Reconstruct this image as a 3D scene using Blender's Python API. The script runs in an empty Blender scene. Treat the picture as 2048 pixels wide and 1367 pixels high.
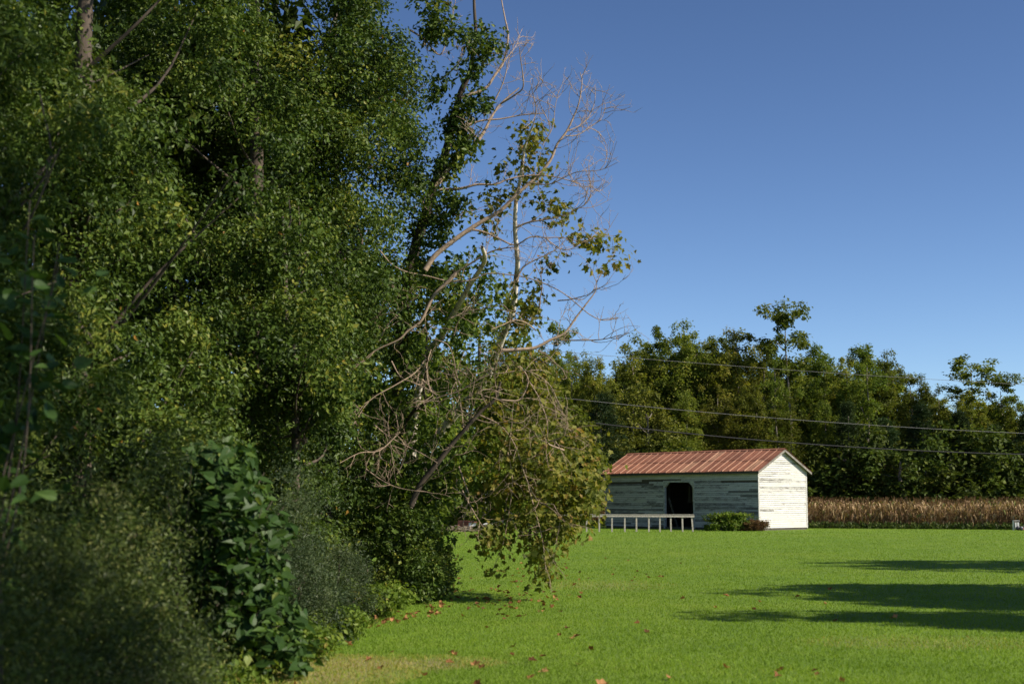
import bpy, math, random
import numpy as np
from mathutils import Vector, Matrix, Quaternion

random.seed(7)
rng = np.random.default_rng(11)
SC = bpy.context.scene
COL = SC.collection
R = math.radians

# ---------------------------------------------------------------- camera
CAM_H = 1.7
F = 50 / 36 * 2048            # focal length in photo pixels
PITCH = math.atan((1002 - 683.5) / F)
cam = bpy.data.cameras.new('camera')
cam.lens = 50; cam.sensor_width = 36; cam.clip_end = 3000; cam.clip_start = .1
cam.dof.use_dof = True; cam.dof.focus_distance = 42; cam.dof.aperture_fstop = 2.0
camo = bpy.data.objects.new('camera', cam); COL.objects.link(camo)
camo.location = (0, 0, CAM_H); camo.rotation_euler = (math.pi / 2 + PITCH, 0, 0)
SC.camera = camo

# ---------------------------------------------------------------- sky, sun, exposure
SUN_EL, SUN_AZ = 37.0, 109.0          # azimuth clockwise from +Y (view direction)
w = bpy.data.worlds.new('World'); SC.world = w; w.use_nodes = True
nt = w.node_tree; nt.nodes.clear()
sk = nt.nodes.new('ShaderNodeTexSky'); sk.sky_type = 'NISHITA'; sk.sun_disc = False
sk.sun_elevation = R(SUN_EL); sk.sun_rotation = R(SUN_AZ)
sk.altitude = 0; sk.air_density = .65; sk.dust_density = 0.3; sk.ozone_density = 1.3
bg = nt.nodes.new('ShaderNodeBackground'); bg.inputs[1].default_value = 0.056
wo = nt.nodes.new('ShaderNodeOutputWorld')
gm = nt.nodes.new('ShaderNodeGamma'); gm.inputs[1].default_value = 1.35; nt.links.new(sk.outputs[0], gm.inputs[0]); nt.links.new(gm.outputs[0], bg.inputs[0]); nt.links.new(bg.outputs[0], wo.inputs[0])
sl = bpy.data.lights.new('sun', 'SUN'); sl.energy = 5.0; sl.angle = R(0.55); sl.color = (1, .92, .79)
slo = bpy.data.objects.new('sun', sl); COL.objects.link(slo)
S_DIR = Vector((math.sin(R(SUN_AZ)) * math.cos(R(SUN_EL)), math.cos(R(SUN_AZ)) * math.cos(R(SUN_EL)), math.sin(R(SUN_EL))))
slo.rotation_euler = S_DIR.to_track_quat('Z', 'Y').to_euler(); slo.location = (40, 0, 40)
SC.view_settings.view_transform = 'Standard'; SC.view_settings.look = 'None'
SC.view_settings.exposure = 0.55; SC.view_settings.gamma = 1

# ---------------------------------------------------------------- pixel helpers (photo is 2048 x 1367)
CP, SP = math.cos(PITCH), math.sin(PITCH)
def ray(px, py):
    u, v = (px - 1024) / F, -(py - 683.5) / F
    return np.array([u, CP - v * SP, SP + v * CP])
def P(px, py, d):
    r = ray(px, py); return np.array([0, 0, CAM_H]) + r * (d / r[1])
def G(px, py, z=0.0):
    r = ray(px, py); return np.array([0, 0, CAM_H]) + r * ((z - CAM_H) / r[2])
def PX(p):
    p = np.asarray(p, float); q = p - np.array([0, 0, CAM_H])
    fw = q[..., 1] * CP + q[..., 2] * SP; up = -q[..., 1] * SP + q[..., 2] * CP
    return 1024 + F * q[..., 0] / fw, 683.5 - F * up / fw

# ---------------------------------------------------------------- object helpers
def tag(o, label, cat=None, group=None, kind=None):
    if label: o['label'] = label
    if cat: o['category'] = cat
    if group: o['group'] = group
    if kind: o['kind'] = kind
    return o
def obj(name, me, mat=None, parent=None, loc=None, rz=None):
    o = bpy.data.objects.new(name, me); COL.objects.link(o)
    if mat is not None and not me.materials: me.materials.append(mat)
    if parent is not None: o.parent = parent
    if loc is not None: o.location = [float(a) for a in loc]
    if rz is not None: o.rotation_euler = (0, 0, rz)
    return o
def empty(name, loc, rz=0):
    o = bpy.data.objects.new(name, None); COL.objects.link(o)
    o.location = [float(a) for a in loc]; o.rotation_euler = (0, 0, rz); o.empty_display_size = .2
    return o
def np_mesh(name, V, T, rnd=None, smooth=False):
    """V (n,3) float, T (m,3) int triangles or (m,4) quads, rnd: one value for each face"""
    me = bpy.data.meshes.new(name); k = T.shape[1]
    me.vertices.add(len(V)); me.vertices.foreach_set('co', np.ascontiguousarray(V, np.float32).ravel())
    me.loops.add(T.size); me.loops.foreach_set('vertex_index', np.ascontiguousarray(T, np.int32).ravel())
    me.polygons.add(len(T)); me.polygons.foreach_set('loop_start', np.arange(0, T.size, k, dtype=np.int32))
    if rnd is not None:
        a = me.attributes.new('rnd', 'FLOAT', 'FACE'); a.data.foreach_set('value', np.ascontiguousarray(rnd, np.float32))
    me.update(calc_edges=True)
    me.polygons.foreach_set('use_smooth', np.full(len(T), smooth))
    return me
def py_mesh(name, V, Fc, smooth=False):
    me = bpy.data.meshes.new(name); me.from_pydata([tuple(map(float, v)) for v in V], [], Fc); me.update()
    if smooth: me.polygons.foreach_set('use_smooth', np.full(len(me.polygons), True))
    return me
BOXF = [(0, 3, 2, 1), (4, 5, 6, 7), (0, 1, 5, 4), (1, 2, 6, 5), (2, 3, 7, 6), (3, 0, 4, 7)]
def box_v(x0, x1, y0, y1, z0, z1):
    return [(x0, y0, z0), (x1, y0, z0), (x1, y1, z0), (x0, y1, z0), (x0, y0, z1), (x1, y0, z1), (x1, y1, z1), (x0, y1, z1)]
def hexa(name, V): return py_mesh(name, V, BOXF)
def boxes(name, L):
    V, Fc = [], []
    for b in L:
        n = len(V); V += box_v(*b); Fc += [tuple(i + n for i in f) for f in BOXF]
    return py_mesh(name, V, Fc)
def bar_v(a, b, r, r2=None):
    """square bar from a to b"""
    a, b = Vector(a), Vector(b); d = (b - a).normalized(); s = d.cross(Vector((0, 1, .01))).normalized(); t = d.cross(s)
    r2 = r if r2 is None else r2
    return [a - s * r - t * r2, a + s * r - t * r2, a + s * r + t * r2, a - s * r + t * r2, b - s * r - t * r2, b + s * r - t * r2, b + s * r + t * r2, b - s * r + t * r2]
def unit(v): return v / (np.linalg.norm(v, axis=-1, keepdims=True) + 1e-9)

class Tubes:
    """branches: tapered tubes joined in one mesh"""
    def __init__(self): self.V, self.Q, self.n = [], [], 0
    def add(self, pts, rad, sides=6):
        pts = np.asarray(pts, float); m = len(pts); rad = np.asarray(rad, float) * np.ones(m)
        d = np.gradient(pts, axis=0); d = unit(d)
        ref = np.array([0.31, .93, .17]); s = unit(np.cross(d, ref)); t = np.cross(d, s)
        a = np.arange(sides) / sides * 2 * math.pi
        ring = pts[:, None] + rad[:, None, None] * (np.cos(a)[None, :, None] * s[:, None] + np.sin(a)[None, :, None] * t[:, None])
        self.V.append(ring.reshape(-1, 3))
        i = np.arange(m - 1)[:, None] * sides; j = np.arange(sides)[None]; j2 = (j + 1) % sides
        q = np.stack([i + j, i + j2, i + sides + j2, i + sides + j], -1).reshape(-1, 4) + self.n
        self.Q.append(q); self.n += m * sides
    def mesh(self, name): return np_mesh(name, np.concatenate(self.V), np.concatenate(self.Q), smooth=True)
def spline(pts, k=5):
    """Catmull-Rom through the points"""
    p = np.asarray(pts, float); q = np.vstack([2 * p[0] - p[1], p, 2 * p[-1] - p[-2]]); out = []
    for i in range(1, len(q) - 2):
        for t in np.arange(k) / k:
            a, b, c, d = q[i - 1], q[i], q[i + 1], q[i + 2]
            out.append(.5 * (2 * b + (c - a) * t + (2 * a - 5 * b + 4 * c - d) * t * t + (3 * b - a - 3 * c + d) * t ** 3))
    out.append(p[-1]); return np.array(out)

# leaf templates: (along, across, normal)
OVAL = (np.array([[0, 0, 0], [.42, -.3, .09], [1, 0, -.08], [.42, .3, .09]]), np.array([[0, 1, 2], [0, 2, 3]]))
SLIM = (np.array([[0, 0, 0], [.45, -.14, .03], [1, 0, -.12], [.45, .14, .03]]), np.array([[0, 1, 2], [0, 2, 3]]))
_h = [[0, 0], [.02, -.34], [.3, -.3], [.5, -.52], [.62, -.22], [1, 0], [.62, .22], [.5, .52], [.3, .3], [.02, .34]]
LOBED = (np.array([[.35, 0, -.06]] + [[a, b, .16 * abs(b) - .12 * a * a] for a, b in _h]), np.array([[0, i + 1, (i + 1) % 10 + 1] for i in range(10)]))
_h = [[0, 0], [-.03, -.2], [.15, -.4], [.42, -.38], [.72, -.2], [1, 0], [.72, .2], [.42, .38], [.15, .4], [-.03, .2]]
HEART = (np.array([[.4, 0, -.07]] + [[a, b * .74, .2 * abs(b) - .16 * a * a] for a, b in _h]), np.array([[0, i + 1, (i + 1) % 10 + 1] for i in range(10)]))

def leaves(name, Pp, N, size, tpl=OVAL, down=.5, rnd=None, g=rng):
    n = len(Pp); N = unit(N)
    t = g.normal(size=(n, 3)); t[:, 2] -= down; t -= N * (t * N).sum(1, keepdims=True); t = unit(t); b = np.cross(N, t)
    T, Fc = tpl; s = np.asarray(size)[:, None, None] if np.ndim(size) else size
    bend = g.uniform(.5, 1.8, size=(n, 1, 1))
    V = Pp[:, None] + s * (T[None, :, 0:1] * t[:, None] + T[None, :, 1:2] * b[:, None] * g.uniform(.8, 1.15, size=(n, 1, 1)) + T[None, :, 2:3] * bend * N[:, None])
    k = len(T); Fa = (Fc[None] + (np.arange(n) * k)[:, None, None]).reshape(-1, 3)
    if rnd is None: rnd = g.random(n)
    return np_mesh(name, V.reshape(-1, 3), Fa, np.repeat(rnd, len(Fc)))

def clump_leaves(C, rad, per, g=rng, shell=.5, flat=.8, up=.55):
    """leaf points and normals in balls at C; each clump shares a colour bias"""
    C = np.asarray(C, float); rad = np.asarray(rad, float) * np.ones(len(C)); per = np.asarray(per) * np.ones(len(C))
    cnt = np.maximum(3, (per * g.uniform(.7, 1.3, len(C))).astype(int)); idx = np.repeat(np.arange(len(C)), cnt)
    d = unit(g.normal(size=(len(idx), 3))); rr = shell + (1 - shell) * g.random(len(idx)) ** .6
    rr *= g.uniform(.6, 1.25, len(idx))
    off = d * (rad[idx] * rr)[:, None]; off[:, 2] *= flat
    Pp = C[idx] + off
    N = .55 * d + g.normal(size=d.shape) * .55; N[:, 2] += up
    bias = g.normal(0, .17, len(C))
    rnd = np.clip(g.normal(.42, .2, len(idx)) + bias[idx], 0, .96); rnd[g.random(len(idx)) < .0012] = 1
    return Pp, N, rnd

# ---------------------------------------------------------------- materials
def new_mat(name):
    m = bpy.data.materials.new(name); m.use_nodes = True; n = m.node_tree.nodes; n.clear()
    out = n.new('ShaderNodeOutputMaterial'); return m, n, m.node_tree.links, out
def ramp(n, stops, interp='LINEAR'):
    r = n.new('ShaderNodeValToRGB'); r.color_ramp.interpolation = interp
    e = r.color_ramp.elements
    while len(e) < len(stops): e.new(.5)
    for i, (p, c) in enumerate(stops): e[i].position = p; e[i].color = (*c, 1)
    return r
def noise(n, l, vec, scale, detail=4, rough=.6):
    t = n.new('ShaderNodeTexNoise'); t.inputs['Scale'].default_value = scale; t.inputs['Detail'].default_value = detail
    t.inputs['Roughness'].default_value = rough
    if vec is not None: l.new(vec, t.inputs['Vector'])
    return t
def mapping(n, l, src, scale):
    m = n.new('ShaderNodeMapping'); m.inputs['Scale'].default_value = scale; l.new(src, m.inputs['Vector']); return m.outputs[0]
def mixc(n, l, a, b, f, mode='MIX'):
    m = n.new('ShaderNodeMix'); m.data_type = 'RGBA'; m.blend_type = mode
    for s, v in ((6, a), (7, b), (0, f)):
        if hasattr(v, 'is_linked'): l.new(v, m.inputs[s])
        elif isinstance(v, (int, float)): m.inputs[s].default_value = v
        else: m.inputs[s].default_value = (*v, 1)
    return m.outputs[2]
def leaf_mat(name, stops, trans=.3, rough=.42, spec=.35, objvar=.0, gain=1.25, warm=(1.14, 1.03, .85)):
    rough = max(rough, .46); spec *= .5; stops = [(p, tuple(min(.8, x * gain * q) for x, q in zip(c, warm))) for p, c in stops]
    m, n, l, out = new_mat(name)
    a = n.new('ShaderNodeAttribute'); a.attribute_name = 'rnd'
    rp = ramp(n, stops); l.new(a.outputs['Fac'], rp.inputs[0]); c = rp.outputs[0]
    if objvar:
        oi = n.new('ShaderNodeObjectInfo'); h = n.new('ShaderNodeHueSaturation')
        mr = n.new('ShaderNodeMapRange'); mr.inputs[3].default_value = .5 - .028 * objvar; mr.inputs[4].default_value = .5 + .02 * objvar
        l.new(oi.outputs['Random'], mr.inputs[0]); l.new(mr.outputs[0], h.inputs['Hue'])
        mv = n.new('ShaderNodeMath'); mv.operation = 'MULTIPLY_ADD'; mv.inputs[1].default_value = 7.31; mv.inputs[2].default_value = .2
        fr = n.new('ShaderNodeMath'); fr.operation = 'FRACT'; l.new(oi.outputs['Random'], mv.inputs[0]); l.new(mv.outputs[0], fr.inputs[0])
        mr2 = n.new('ShaderNodeMapRange'); mr2.inputs[3].default_value = 1 - .3 * objvar; mr2.inputs[4].default_value = 1 + .3 * objvar
        l.new(fr.outputs[0], mr2.inputs[0]); l.new(mr2.outputs[0], h.inputs['Value']); l.new(c, h.inputs['Color']); c = h.outputs[0]
    pb = n.new('ShaderNodeBsdfPrincipled'); pb.inputs['Roughness'].default_value = rough
    pb.inputs['Specular IOR Level'].default_value = spec; l.new(c, pb.inputs['Base Color'])
    tr = n.new('ShaderNodeBsdfTranslucent')
    tc = mixc(n, l, c, (1.25, 1.3, .55), 1.0, 'MULTIPLY'); l.new(tc, tr.inputs[0])
    mx = n.new('ShaderNodeMixShader'); mx.inputs[0].default_value = trans
    l.new(pb.outputs[0], mx.inputs[1]); l.new(tr.outputs[0], mx.inputs[2]); l.new(mx.outputs[0], out.inputs[0]); return m
def solid(name, col, rough=.7, var=.25, scale=6, bump=.15, metal=0, stretch=(1, 1, 1), col2=None, det=6):
    m, n, l, out = new_mat(name); tc = n.new('ShaderNodeTexCoord'); v = mapping(n, l, tc.outputs['Object'], stretch)
    t = noise(n, l, v, scale, det, .65); oi = n.new('ShaderNodeObjectInfo')
    lo = col2 or tuple(x * (1 - var * 1.6) for x in col); hi = tuple(min(1, x * (1 + var)) for x in col)
    r = ramp(n, [(.3, lo), (.68, hi)]); l.new(t.outputs[0], r.inputs[0])
    pb = n.new('ShaderNodeBsdfPrincipled'); pb.inputs['Roughness'].default_value = rough; pb.inputs['Metallic'].default_value = metal
    l.new(r.outputs[0], pb.inputs['Base Color'])
    if bump:
        b = n.new('ShaderNodeBump'); b.inputs['Strength'].default_value = bump; l.new(t.outputs[0], b.inputs['Height']); l.new(b.outputs[0], pb.inputs['Normal'])
    l.new(pb.outputs[0], out.inputs[0]); return m

M = {}
G_ = lambda *a: a
M['vine'] = leaf_mat('vine_leaf', [(0, (.018, .036, .008)), (.4, (.042, .078, .014)), (.75, (.075, .115, .022)), (.93, (.12, .155, .032)), (.985, (.17, .17, .03)), (1, (.2, .12, .03))], .22, .42, .34)
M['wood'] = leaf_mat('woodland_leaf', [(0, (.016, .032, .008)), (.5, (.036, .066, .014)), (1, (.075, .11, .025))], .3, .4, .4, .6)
M['fine'] = leaf_mat('fine_shrub_leaf', [(0, (.02, .036, .01)), (.5, (.046, .078, .018)), (.85, (.09, .128, .03)), (1, (.17, .19, .08))], .2, .4, .5, .5)
M['grey'] = leaf_mat('grey_green_shrub_leaf', [(0, (.02, .036, .018)), (.5, (.038, .062, .03)), (1, (.085, .115, .058))], .22, .4, .4, .3)
M['big'] = leaf_mat('broad_shrub_leaf', [(0, (.016, .04, .012)), (.6, (.032, .07, .017)), (.9, (.056, .102, .02)), (1, (.16, .2, .07))], .3, .42, .35)
M['syc'] = leaf_mat('sycamore_leaf', [(0, (.045, .065, .014)), (.35, (.095, .12, .024)), (.65, (.145, .155, .036)), (.9, (.185, .155, .045)), (1, (.19, .115, .045))], .4, .5, .25)
M['sycg'] = leaf_mat('green_sycamore_leaf', [(0, (.025, .05, .01)), (.5, (.06, .105, .018)), (.85, (.115, .15, .03)), (1, (.19, .17, .04))], .35, .45, .3)
M['far'] = leaf_mat('far_leaf', [(0, (.055, .08, .016)), (.45, (.095, .13, .024)), (.8, (.14, .17, .034)), (1, (.18, .175, .042))], .42, .5, .2, 1.0)
M['under'] = leaf_mat('understory_leaf', [(0, (.03, .05, .012)), (.5, (.055, .085, .018)), (1, (.1, .12, .028))], .3, .5, .2, 1.0)
M['farlight'] = leaf_mat('far_pale_leaf', [(0, (.05, .07, .014)), (.5, (.1, .125, .024)), (1, (.16, .175, .04))], .32, .5, .25, .3)
M['pine'] = leaf_mat('pine_needle', [(0, (.014, .028, .012)), (.5, (.028, .052, .02)), (1, (.05, .08, .03))], .15, .5, .2, .6)
M['weed'] = leaf_mat('verge_weed', [(0, (.045, .08, .014)), (.5, (.09, .15, .024)), (.9, (.15, .2, .04)), (1, (.2, .17, .06))], .35, .45, .3)
M['corn'] = leaf_mat('dry_corn', [(0, (.05, .03, .018)), (.35, (.14, .09, .05)), (.7, (.27, .195, .115)), (.93, (.44, .34, .21)), (.96, (.12, .14, .04)), (1, (.09, .12, .03))], .25, .6, .2, warm=(1.07, 1, .92))
M['tassel'] = M['corn']
M['blade'] = leaf_mat('grass_blade', [(0, (.1, .185, .024)), (.45, (.162, .28, .034)), (.85, (.21, .33, .046)), (.97, (.25, .3, .07)), (1, (.36, .3, .13))], .42, .55, .2, gain=1)
M['fallen'] = leaf_mat('fallen_leaf', [(0, (.065, .032, .015)), (.5, (.17, .085, .04)), (.85, (.27, .15, .075)), (1, (.42, .26, .14))], .2, .6, .2)
M['brush'] = leaf_mat('dead_brush', [(0, (.05, .028, .018)), (.6, (.12, .075, .045)), (1, (.1, .11, .04))], .2, .7, .1)
M['bark'] = solid('brown_bark', (.085, .062, .045), .9, .5, 9, .6, stretch=(1, 1, .3))
M['greybark'] = solid('grey_branch_bark', (.2, .165, .125), .85, .4, 14, .3, stretch=(1, 1, .4))
M['twig'] = solid('dead_twig_bark', (.34, .245, .17), .85, .3, 20, .1)

def sycamore_bark():
    m, n, l, out = new_mat('sycamore_bark'); tc = n.new('ShaderNodeTexCoord')
    v = mapping(n, l, tc.outputs['Object'], (1, 1, .45))
    t = noise(n, l, v, 7, 3, .5); t2 = noise(n, l, v, 30, 4, .6)
    r = ramp(n, [(.3, (.22, .16, .11)), (.36, (.48, .38, .29)), (.42, (.7, .62, .52)), (.62, (.78, .71, .61))]); l.new(t.outputs[0], r.inputs[0])
    r2 = ramp(n, [(.35, (.6, .56, .5)), (.6, (1, 1, 1))]); l.new(t2.outputs[0], r2.inputs[0])
    pb = n.new('ShaderNodeBsdfPrincipled'); pb.inputs['Roughness'].default_value = .7
    l.new(mixc(n, l, r.outputs[0], r2.outputs[0], 1.0, 'MULTIPLY'), pb.inputs['Base Color']); l.new(pb.outputs[0], out.inputs[0]); return m
M['sycbark'] = sycamore_bark()

def lawn_mat():
    m, n, l, out = new_mat('mown_lawn'); tc = n.new('ShaderNodeTexCoord'); v = tc.outputs['Object']
    big = noise(n, l, v, .12, 5, .6); mid = noise(n, l, mapping(n, l, v, (1, .7, 1)), 1.1, 5, .65); fine = noise(n, l, v, 14, 8, .8)
    a = ramp(n, [(.25, (.085, .142, .02)), (.45, (.142, .22, .029)), (.6, (.172, .258, .036)), (.78, (.215, .285, .052))]); l.new(fine.outputs[0], a.inputs[0])
    b = ramp(n, [(.3, (.72, .78, .72)), (.5, (1, 1, 1)), (.72, (1.22, 1.1, .98))]); l.new(mid.outputs[0], b.inputs[0])
    c = ramp(n, [(.36, (.88, .95, .86)), (.55, (1, 1, 1)), (.75, (1.2, 1.05, .95))]); l.new(big.outputs[0], c.inputs[0])
    x = mixc(n, l, a.outputs[0], b.outputs[0], 1.0, 'MULTIPLY'); x = mixc(n, l, x, c.outputs[0], 1.0, 'MULTIPLY')
    # dry tan turf along the wood's edge: worn patch with its own outline
    sep = n.new('ShaderNodeSeparateXYZ'); l.new(v, sep.inputs[0])
    def patch(cx, cy, rx, ry):
        vm = n.new('ShaderNodeVectorMath'); vm.operation = 'SUBTRACT'; l.new(v, vm.inputs[0]); vm.inputs[1].default_value = (cx, cy, 0)
        sc = n.new('ShaderNodeVectorMath'); sc.operation = 'DIVIDE'; l.new(vm.outputs[0], sc.inputs[0]); sc.inputs[1].default_value = (rx, ry, 1)
        ln = n.new('ShaderNodeVectorMath'); ln.operation = 'LENGTH'; l.new(sc.outputs[0], ln.inputs[0])
        ad = n.new('ShaderNodeMath'); ad.operation = 'MULTIPLY_ADD'; l.new(mid.outputs[0], ad.inputs[0]); ad.inputs[1].default_value = 2.2; l.new(ln.outputs['Value'], ad.inputs[2])
        mr = n.new('ShaderNodeMapRange'); mr.inputs[1].default_value = 2.3; mr.inputs[2].default_value = 1.3; l.new(ad.outputs[0], mr.inputs[0]); return mr.outputs[0]
    for cx, cy, rx, ry, st in PATCHES:
        mu = n.new('ShaderNodeMath'); mu.operation = 'MULTIPLY'; l.new(patch(cx, cy, rx, ry), mu.inputs[0]); mu.inputs[1].default_value = st
        x = mixc(n, l, x, (.3, .25, .12), mu.outputs[0])
    pb = n.new('ShaderNodeBsdfPrincipled'); pb.inputs['Roughness'].default_value = .75; pb.inputs['Specular IOR Level'].default_value = .15
    l.new(x, pb.inputs['Base Color'])
    bp = n.new('ShaderNodeBump'); bp.inputs['Strength'].default_value = .9; bp.inputs['Distance'].default_value = .05
    f2 = noise(n, l, v, 22, 4, .7); l.new(f2.outputs[0], bp.inputs['Height']); l.new(bp.outputs[0], pb.inputs['Normal'])
    l.new(pb.outputs[0], out.inputs[0]); return m
_a = G(600, 1345); _b = G(760, 1325); _c = G(1200, 1170)
PATCHES = [(_a[0], _a[1], 1.1, 1.5, .95), (_b[0], _b[1], 1.2, .7, .8), (_c[0], _c[1], 1.4, 1.6, .3), (G(1860, 1285)[0], G(1860, 1285)[1], 1.5, .8, .3)]
M['lawn'] = lawn_mat()
M['soil'] = solid('woodland_soil', (.06, .05, .03), .95, .5, 3, .5)

def paint_mat():
    m, n, l, out = new_mat('weathered_white_paint'); tc = n.new('ShaderNodeTexCoord'); oi = n.new('ShaderNodeObjectInfo')
    geo = tc.outputs['Object']
    # long streaks of bare grey wood along the board, amount differs from board to board
    av = n.new('ShaderNodeVectorMath'); av.operation = 'ADD'; l.new(geo, av.inputs[0])
    cv = n.new('ShaderNodeCombineXYZ'); mm = n.new('ShaderNodeMath'); mm.operation = 'MULTIPLY'; mm.inputs[1].default_value = 37; l.new(oi.outputs['Random'], mm.inputs[0])
    l.new(mm.outputs[0], cv.inputs[0]); l.new(mm.outputs[0], cv.inputs[2]); l.new(cv.outputs[0], av.inputs[1])
    st = noise(n, l, mapping(n, l, av.outputs[0], (1.1, 1.1, 26)), 2.2, 6, .7)
    pt = noise(n, l, av.outputs[0], 1.6, 3, .6)
    at = n.new('ShaderNodeAttribute'); at.attribute_type = 'OBJECT'; at.attribute_name = 'wear'
    s1 = n.new('ShaderNodeMath'); s1.operation = 'MULTIPLY_ADD'; l.new(pt.outputs[0], s1.inputs[0]); s1.inputs[1].default_value = .55; l.new(st.outputs[0], s1.inputs[2])
    s2 = n.new('ShaderNodeMath'); s2.operation = 'ADD'; l.new(s1.outputs[0], s2.inputs[0]); l.new(at.outputs['Fac'], s2.inputs[1])
    mr = n.new('ShaderNodeMapRange'); mr.inputs[1].default_value = .9; mr.inputs[2].default_value = 1.12; l.new(s2.outputs[0], mr.inputs[0])
    gr = noise(n, l, mapping(n, l, av.outputs[0], (2, 2, 60)), 5, 5, .7)
    wood = ramp(n, [(.3, (.085, .082, .072)), (.7, (.25, .24, .205))]); l.new(gr.outputs[0], wood.inputs[0])
    white = ramp(n, [(.3, (.5, .5, .44)), (.65, (.645, .61, .56))]); l.new(pt.outputs[0], white.inputs[0])
    pb = n.new('ShaderNodeBsdfPrincipled'); pb.inputs['Roughness'].default_value = .75; pb.inputs['Specular IOR Level'].default_value = .25
    l.new(mixc(n, l, white.outputs[0], wood.outputs[0], mr.outputs[0]), pb.inputs['Base Color'])
    b = n.new('ShaderNodeBump'); b.inputs['Strength'].default_value = .35; b.inputs['Distance'].default_value = .01; l.new(gr.outputs[0], b.inputs['Height']); l.new(b.outputs[0], pb.inputs['Normal'])
    l.new(pb.outputs[0], out.inputs[0]); return m
M['paint'] = paint_mat()
def rust_mat():
    m, n, l, out = new_mat('rusty_roofing'); tc = n.new('ShaderNodeTexCoord'); oi = n.new('ShaderNodeObjectInfo'); v = tc.outputs['Object']
    t = noise(n, l, mapping(n, l, v, (1, .5, .5)), 3, 6, .7); t2 = noise(n, l, v, .5, 3, .5)
    r = ramp(n, [(.25, (.16, .066, .038)), (.5, (.3, .122, .068)), (.75, (.38, .18, .105))]); l.new(t.outputs[0], r.inputs[0])
    r2 = ramp(n, [(.0, (.8, .78, .76)), (.5, (1, 1, 1)), (.86, (1.1, 1.12, 1.12)), (.93, (1.35, 1.75, 1.8)), (1, (1.3, 1.65, 1.7))]); l.new(oi.outputs['Random'], r2.inputs[0])
    pb = n.new('ShaderNodeBsdfPrincipled'); pb.inputs['Roughness'].default_value = .6; pb.inputs['Specular IOR Level'].default_value = .35
    x = mixc(n, l, r.outputs[0], r2.outputs[0], 1.0, 'MULTIPLY'); r3 = ramp(n, [(.3, (.85, .85, .85)), (.7, (1.15, 1.12, 1.1))]); l.new(t2.outputs[0], r3.inputs[0])
    l.new(mixc(n, l, x, r3.outputs[0], 1.0, 'MULTIPLY'), pb.inputs['Base Color']); l.new(pb.outputs[0], out.inputs[0]); return m
M['rust'] = rust_mat()
M['oldwood'] = solid('old_bare_wood', (.1, .085, .068), .85, .4, 5, .3, stretch=(1, 1, 12))
M['fence'] = solid('weathered_grey_timber', (.46, .41, .35), .85, .3, 6, .3, stretch=(3, 3, 3))
M['trim'] = solid('faded_trim_paint', (.5, .49, .45), .75, .3, 6, .2, stretch=(1, 1, 4), col2=(.2, .19, .17))
M['wire'] = solid('power_wire', (.16, .16, .15), .9, .1, 2, 0)
M['cable'] = solid('black_cable', (.03, .03, .03), .95, .1, 2, 0)
M['whitebox'] = solid('white_enamel', (.75, .73, .7), .5, .12, 8, .05)
M['red'] = solid('faded_red_paint', (.28, .045, .04), .5, .3, 10, .1)
M['rustred'] = solid('rust_red_sheet', (.3, .1, .06), .7, .35, 10, .2)
M['darkgrey'] = solid('dark_grey_plastic', (.05, .05, .06), .5, .2, 8, .05)
M['debris'] = solid('grey_brushwood', (.25, .2, .14), .9, .4, 10, .2)

# ================================================================ THE SETTING
def sheet(name, poly, z, mat):
    me = py_mesh(name, [(x, y, z) for x, y in poly], [tuple(range(len(poly)))]); o = obj(name, me, mat); o['kind'] = 'structure'; return o
sheet('ground', [(-900, -300), (900, -300), (900, 1500), (-900, 1500)], 0.0, M['soil'])
CORN_A = P(1090, 1050, 101)[:2]; CORN_B = P(1618, 1050, 91.5)[:2]; CORN_C = P(2400, 1050, 83)[:2]
def wood_edge(d):                                   # x of the wood's foot at depth d
    return np.interp(d, [-20, 9, 13, 14.7, 20, 27, 34, 60, 100], [-2.2, -2.1, -2.35, -2.4, -2.2, -1.75, -3.3, -4.5, -5.5])
lp = [(float(wood_edge(d)) - 1.5, d) for d in (-20, 9, 14.7, 20, 27, 34, 60, 101)] + [tuple(CORN_A), tuple(CORN_B), tuple(CORN_C), (70, 60), (70, -20)]
sheet('lawn', lp, 0.004, M['lawn'])

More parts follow.
